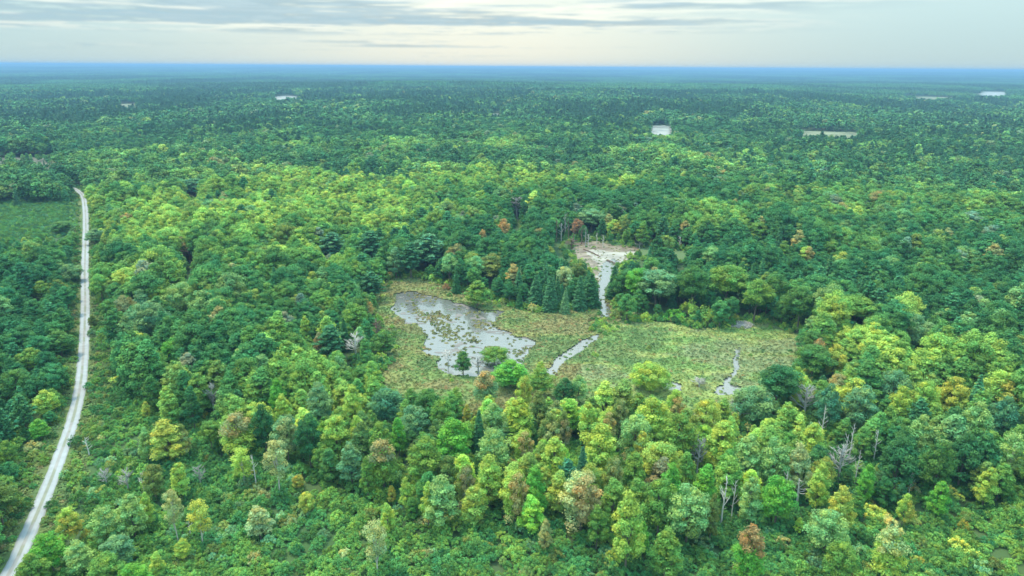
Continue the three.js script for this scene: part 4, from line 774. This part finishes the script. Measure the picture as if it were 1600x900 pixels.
// thicket of low shrubs over the open ground
{
  const lists = [[], [], []], cols = [[], [], []], st = 2.15;
  for (let j = -320; j < 0; j++) for (let i = -220; i <= 220; i++) {
    const x = (i + (hash2(i * 3, j) - 0.5) * 0.9) * st, z = (j + (hash2(i, j * 7 + 3) - 0.5) * 0.9) * st;
    const [px, py, dp] = proj(x, 0, z); if (dp < 20 || px < -140 || px > 1740 || py > 1100 || py < 290) continue;
    const inS = shrubland.has(x, z) || (py > 560 && !bare(x, z)), inF = fieldWest.has(x, z), rd = roadD(x, z), side = rd > 2.9 && rd < 11;
    if (!inS && !inF && !side) continue; if (rd < 2.8) continue;
    const q = rng(i * 31337 + j * 7919 + 11), dens = fbm(x / 13 + 5, z / 13, 3);
    if (dens < 0.34 && q() < 0.6) continue; if (q() < 0.1 || (side && q() < 0.2 + 0.4 * sstep(6, 3, rd))) continue;
    
    const k = Math.floor(q() * 3), s = (inF ? 0.58 : 0.42 + 0.62 * dens) * (0.65 + 0.7 * q()) * (side ? 0.75 : 1), yl = fbm(x / 24 + 2, z / 24 + 8, 2), u = q();
    let c = u < 0.05 ? TONES.olive : u < 0.09 ? TONES.silver : u < 0.10 ? TONES.yellow : u < 0.115 ? TONES.tan : yl + (q() - 0.5) * 0.3 > 0.56 ? mixTone('mid', 'fresh', q()) : mixTone('dark', 'mid', q());
    if (inF) c = mixTone('mid', q() < 0.5 ? 'blue' : 'fresh', q() * 0.8);
    if (side && q() < 0.3) c = mixTone('olive', 'fresh', q());
    lists[k].push([x, 0, z, q() * 6.283, s, s * (0.85 + 0.4 * q())]); cols[k].push(jit(c, q, 0.4));
  }
  const g = tag(named(new THREE.Group(), 'shrub_thicket'), 'tangled dark green thicket of low shrubs on the open ground', 'shrubs', null, 'stuff'); scene.add(g);
  lists.forEach((l, k) => instanced('shrubs', near.shrub[k].crown, leafBase, l, cols[k], g));
}
// light bushes along the marsh edges and the creek banks
{
  const lists = [[], [], []], cols = [[], [], []], st = 2.0, ring = [[3, 0], [-3, 0], [0, 3], [0, -3], [5, 4], [-5, 4], [5, -4], [-5, -4]];
  const creekGap = polyOf([[922, 500], [938, 490], [960, 492], [985, 498], [972, 512], [950, 528], [925, 528]]);
  for (let j = -290; j < -90; j++) for (let i = -90; i < 130; i++) {
    const x = (i + (hash2(i * 3 + 7, j) - 0.5) * 0.9) * st, z = (j + (hash2(i + 2, j * 7 + 3) - 0.5) * 0.9) * st, q = rng(i * 977 + j * 60013 + 9), gap = creekGap.has(x, z);
    if (openWater(x, z)) continue; const inside = bare(x, z);
    const edge = gap || (!inside && ring.some(([a, b]) => bare(x + a * 1.3, z + b * 1.3))) || (inside && ring.some(([a, b]) => !bare(x + a * 0.8, z + b * 0.8)));
    const loose = inside && fbm(x / 8 + 3, z / 8, 2) > 0.66 && q() < 0.12; if (!edge && !loose) continue; if (q() < (gap ? 0.35 : inside ? 0.6 : 0.25)) continue;
    const k = Math.floor(q() * 3), s = (0.35 + 0.75 * q()) * (inside || gap ? 0.6 : 1), u = q();
    if (hides(x, 0, z, 4 * s, 3 * s) && !gap && !loose && q() < 0.7) continue;
    lists[k].push([x, 0, z, q() * 6.283, s, s * (0.8 + 0.7 * q())]); cols[k].push(jit(u < 0.4 ? mixTone('mid', 'fresh', q()) : u < 0.7 ? mixTone('fresh', 'lime', q()) : u < 0.9 ? mixTone('dark', 'mid', q()) : u < 0.96 ? TONES.olive : TONES.tan, q, 0.25));
  }
  const g = tag(named(new THREE.Group(), 'marsh_shrubs'), 'light green bushes fringing the marsh edges and creek banks', 'shrubs', null, 'stuff'); scene.add(g);
  lists.forEach((l, k) => instanced('shrubs', near.shrub[k].crown, leafBase, l, cols[k], g));
}
// sedge tussocks of the marsh
{
  const tuft = (seed, n, h, w) => { const L = new Leaves(seed), r = rng(seed); L.vary = 0.34; for (let i = 0; i < n; i++) { const a = r() * 6.283, q = w * Math.sqrt(r()), t = 0.4 + 0.6 * r(); L.spray(Math.cos(a) * q, h * 0.5 * t, Math.sin(a) * q, Math.cos(a) * 0.5 + (r() - 0.5), 0.9, Math.sin(a) * 0.5 + (r() - 0.5), h * t * 1.3, 1.5); } return L.geometry(); };
  const G = [tuft(900, 46, 0.3, 0.6), tuft(901, 46, 0.36, 0.7), tuft(902, 40, 0.5, 0.5)], lists = [[], [], []], cols = [[], [], []];
  for (const [poly, e] of [[marshWest, 0], [marshEast, 1], [upperMud, 2]]) {
    const [x0, x1, z0, z1] = poly.box, st = 0.95;
    for (let z = z0; z < z1; z += st) for (let x = x0; x < x1; x += st) {
      const i = Math.round(x / st), j = Math.round(z / st), q = rng(i * 7561 + j * 15485863 + 5), X = x + (q() - 0.5) * st, Z = z + (q() - 0.5) * st;
      if (!poly.has(X, Z)) continue; if (e === 1 && marshWest.has(X, Z)) continue;
      const wet = openWater(X, Z); let keep = 0.8; if (wet) keep = isReed(X, Z) ? 0.42 : pondPoly.has(X, Z) && fbm(X / 5 + 9, Z / 3, 3) > 0.56 ? 0.2 : 0.03; if (e === 2) keep = 0.07;
      if (island.has(...wob(X, Z, 5, 3.5))) keep = 0.55;
      if (q() > (wet && !isPond(X, Z) && !isReed(X, Z) ? 0.10 : keep)) continue;
      const k = Math.floor(q() * 3), s = 0.6 + 0.7 * q(), base = marshTone(X, Z), u = q(), t = u < 0.05 ? [0.10, 0.18, 0.06] : u < 0.09 ? [0.26, 0.24, 0.10] : u < 0.12 && !e ? [0.24, 0.17, 0.08] : base;
      lists[k].push([X, wet ? 0.02 : e === 2 ? 0.05 : bump(X, Z) - 0.08, Z, q() * 6.283, s, s * (0.8 + 0.5 * q())]); cols[k].push(jit(t, q, 0.16).map((v) => v * 1.15));
    }
  }
  for (let j = -640; j < 60; j++) for (let i = -260; i < 40; i++) { // rough grass of the road verges
    const st = 1.0, q = rng(i * 4099 + j * 65537 + 3), x = (i + q() - 0.5) * st - 0, z = (j + q() - 0.5) * st; if (roadPx.length && (x > 20 || x < -280)) continue; const rd = roadD(x, z); if (rd < 2.1 || rd > 8.5 || q() < 0.25) continue;
    const k = Math.floor(q() * 3), s = (0.7 + 0.9 * q()) * (rd < 3 ? 0.6 : 1.1), n = fbm(x / 12, z / 12, 2); lists[k].push([x, 0.05, z, q() * 6.283, s, s * (0.8 + 0.6 * q())]); cols[k].push(jit(q() < 0.07 ? [0.26, 0.25, 0.11] : [lerp(0.09, 0.2, n), lerp(0.2, 0.25, n), 0.07], q, 0.3));
  }
  const g = tag(named(new THREE.Group(), 'marsh_sedge'), 'tussocks of sedge, reeds and rough grass on the marsh and road verges', 'sedge', null, 'stuff'); scene.add(g);
  lists.forEach((l, k) => instanced('sedge_tussocks', G[k], leafFar, l, cols[k], g));
}

// ---------------------------------------------------------------- the rest of the trees that show largest, one by one, each named by the tree it stands next to
{
  const hue = (c) => { const [r, g, b] = c; if (r > g) return 'orange tinged'; if (r > 0.62 * g && g > 0.2) return 'yellow green'; if (b > 0.62 * g) return 'bluish green'; if (g > 0.36) return 'light green'; if (g > 0.22) return 'mid green'; if (g > 0.15) return 'dark green'; return 'very dark green'; };
  const quant = (c) => { const q = (v) => Math.max(0.012, Math.exp(Math.round(Math.log(v) * 3.2) / 3.2)); return rgb(q(c[0]), q(c[1]), q(c[2])); };
  const short = (l) => l.replace(/ (standing|rising|leading|heading|hugging|crowding|spreading|beside|behind|below|above|next|at|in|on|by|with|right|near|just|alone|between|among|over|halfway|across|cut|that|filling|leaning|west|east|south|tucked|pressed|touching|joined|inside|amid|under|where|before|from|low|whose|close|hard|squeezed|outside|facing|crowning|covering|reaching|set|and green)\b.*$/, '').replace(/^(the|a) /, '');
  const clean = new Map();
  for (const h of handTrees) { if (!h.label) continue; const f = h.label, s0 = short(f), n = (t) => t.split(' ').length, s = n(f) <= 8 ? f : n(s0) >= 4 && n(s0) <= 8 ? s0 : f.split(' ').length <= 11 ? f : null; if (s) clean.set(h, s); }
  const count = new Map(); for (const s of clean.values()) count.set(s, (count.get(s) ?? 0) + 1);
  const marks = [...clean].filter(([, s]) => count.get(s) === 1);
  const usedLabels = new Set(), ORD = ['', 'second ', 'third ', 'fourth ', 'fifth ', 'sixth ', 'seventh '];
  for (const t of [...single].sort((a, b) => a.d - b.d)) {
    const size = t.arr[t.k].W * t.sx, look = (t.con ? (t.kind === 'pine' ? 'layered ' : 'pointed ') : t.kind === 'dome' ? 'domed ' : t.kind === 'oval' ? 'upright ' : 'round ');
    const kindWord = t.con ? (t.kind === 'pine' ? 'pine' : 'spruce') : 'tree', c = hue(t.col);
    let best = null; const ranked = marks.map(([h, s]) => ({ h, s, d: Math.hypot(h.px - t.px, (h.py + 35 - t.py) * 1.6) })).sort((a, b) => a.d - b.d);
    outer: for (let o = 0; o < ORD.length; o++) for (const m of ranked.slice(0, 6)) {
      const dx = t.px - m.h.px, dy = t.py - (m.h.py + 35), rel = Math.abs(dx) > Math.abs(dy) * 1.3 ? (dx < 0 ? 'left of' : 'right of') : dy < 0 ? 'behind' : 'below';
      const l = `${ORD[o]}${c} ${look}${kindWord} ${rel} the ${m.s}`; if (l.split(' ').length > 16 || usedLabels.has(l)) continue; best = l; break outer;
    }
    usedLabels.add(best); const p = t.arr[t.k];
    buildTree(p, t.kind, 'auto', '', best, 'trees of the near wood', t.x, t.y, t.z, t.yaw, t.sx, t.sy, quant(t.col));
  }
}
// stick lodge at the meadow's far edge
{
  const [x, z] = P(1159, 510), lodge = named(new THREE.Group(), 'beaver_lodge'), r = rng(31), mud = new THREE.SphereGeometry(1, 20, 8, 0, Math.PI * 2, 0, Math.PI / 2), p = mud.attributes.position;
  for (let i = 0; i < p.count; i++) { const k = 1 + 0.18 * (fbm(p.getX(i) * 3 + 5, p.getZ(i) * 3 + 5, 3) - 0.5); p.setXYZ(i, p.getX(i) * 4.6 * k, p.getY(i) * 2.0 * k, p.getZ(i) * 4 * k); } mud.computeVertexNormals();
  const m = shadowed(new THREE.Mesh(mud, std({ color: rgb(0.24, 0.23, 0.23) }))); m.name = 'mound'; lodge.add(m);
  for (let i = 0; i < 46; i++) { const a = r() * 6.283, e = r() * 1.2, q = 1.03, bx = Math.cos(a) * Math.cos(e) * 4.6 * q, by = Math.sin(e) * 2.0 * q, bz = Math.sin(a) * Math.cos(e) * 4 * q, b = a + (r() - 0.5) * 2.4 + 1.57, l = 0.8 + 1.4 * r(), s = shadowed(new THREE.Mesh(limb([[bx - Math.cos(b) * l, Math.max(0.05, by - 0.25), bz - Math.sin(b) * l], [bx, by + 0.1, bz], [bx + Math.cos(b) * l, Math.max(0.05, by - 0.1), bz + Math.sin(b) * l]], 0.12, 0.06, 5), i % 3 ? deadWood : greyTwig)); s.name = 'stick'; lodge.add(s); }
  lodge.position.set(x, 0.1, z); tag(lodge, 'grey mound of weathered sticks at the far edge of the meadow marsh', 'beaver lodge'); scene.add(lodge);
}
// fallen logs on the mud flat
for (const [ax, ay, bx, by, l] of [[912, 389, 938, 401, 'long dark fallen log lying slantwise across the pale mud flat'], [948, 406, 962, 412, 'short dark fallen log lying at the water below the mud flat']]) {
  const [x0, z0] = P(ax, ay, 0.4), [x1, z1] = P(bx, by, 0.4), dx = x1 - x0, dz = z1 - z0, g = named(new THREE.Group(), 'fallen_log'); tag(g, l, 'log');
  const t = shadowed(new THREE.Mesh(limb([[0, 0.3, 0], [dx * 0.5 + 0.5, 0.45, dz * 0.5], [dx, 0.25, dz]], 0.42, 0.2, 8), brownTwig)); t.name = 'trunk'; g.add(t);
  [0.35, 0.6, 0.8].forEach((f, i) => { const b = shadowed(new THREE.Mesh(limb([[dx * f, 0.4, dz * f], [dx * f + (i - 1) * 0.6, 1.1, dz * f + 0.8], [dx * f + (i - 1) * 1.1, 1.9, dz * f + 1.1]], 0.13, 0.04, 5), brownTwig)); b.name = 'branch'; g.add(b); });
  g.position.set(x0, 0.05, z0); scene.add(g);
}
// roof of a cabin half out of the frame by the brown field
{
  const [x, z] = P(2, 243), y = landHeight(x, z), c = named(new THREE.Group(), 'cabin'), part = (g, m, n) => { const o = shadowed(new THREE.Mesh(g, m)); o.name = n; c.add(o); return o; };
  const wall = part(new THREE.BoxGeometry(13, 4, 8), std({ color: rgb(0.35, 0.3, 0.27) }), 'wall'); wall.position.y = 2;
  const s = new THREE.Shape([[-5, 0], [5, 0], [0, 3.4]].map(([a, b]) => new THREE.Vector2(a, b))), roof = part(new THREE.ExtrudeGeometry(s, { depth: 14.4, bevelEnabled: false }), std({ color: rgb(0.33, 0.25, 0.25) }), 'roof'); roof.rotation.y = Math.PI / 2; roof.position.set(-7.2, 4.003, 0);
  for (const k of [-4, 0, 4]) { const w = part(new THREE.BoxGeometry(1.4, 1.3, 0.1), std({ color: rgb(0.05, 0.06, 0.08), roughness: 0.15 }), 'window'); w.position.set(k, 2.2, 4.02); }
  c.position.set(x, y, z); c.rotation.y = 0.25; tag(c, 'cabin with a dull brown roof half out of the frame by the brown field', 'cabin'); scene.add(c);
}

renderer.render(scene, camera);
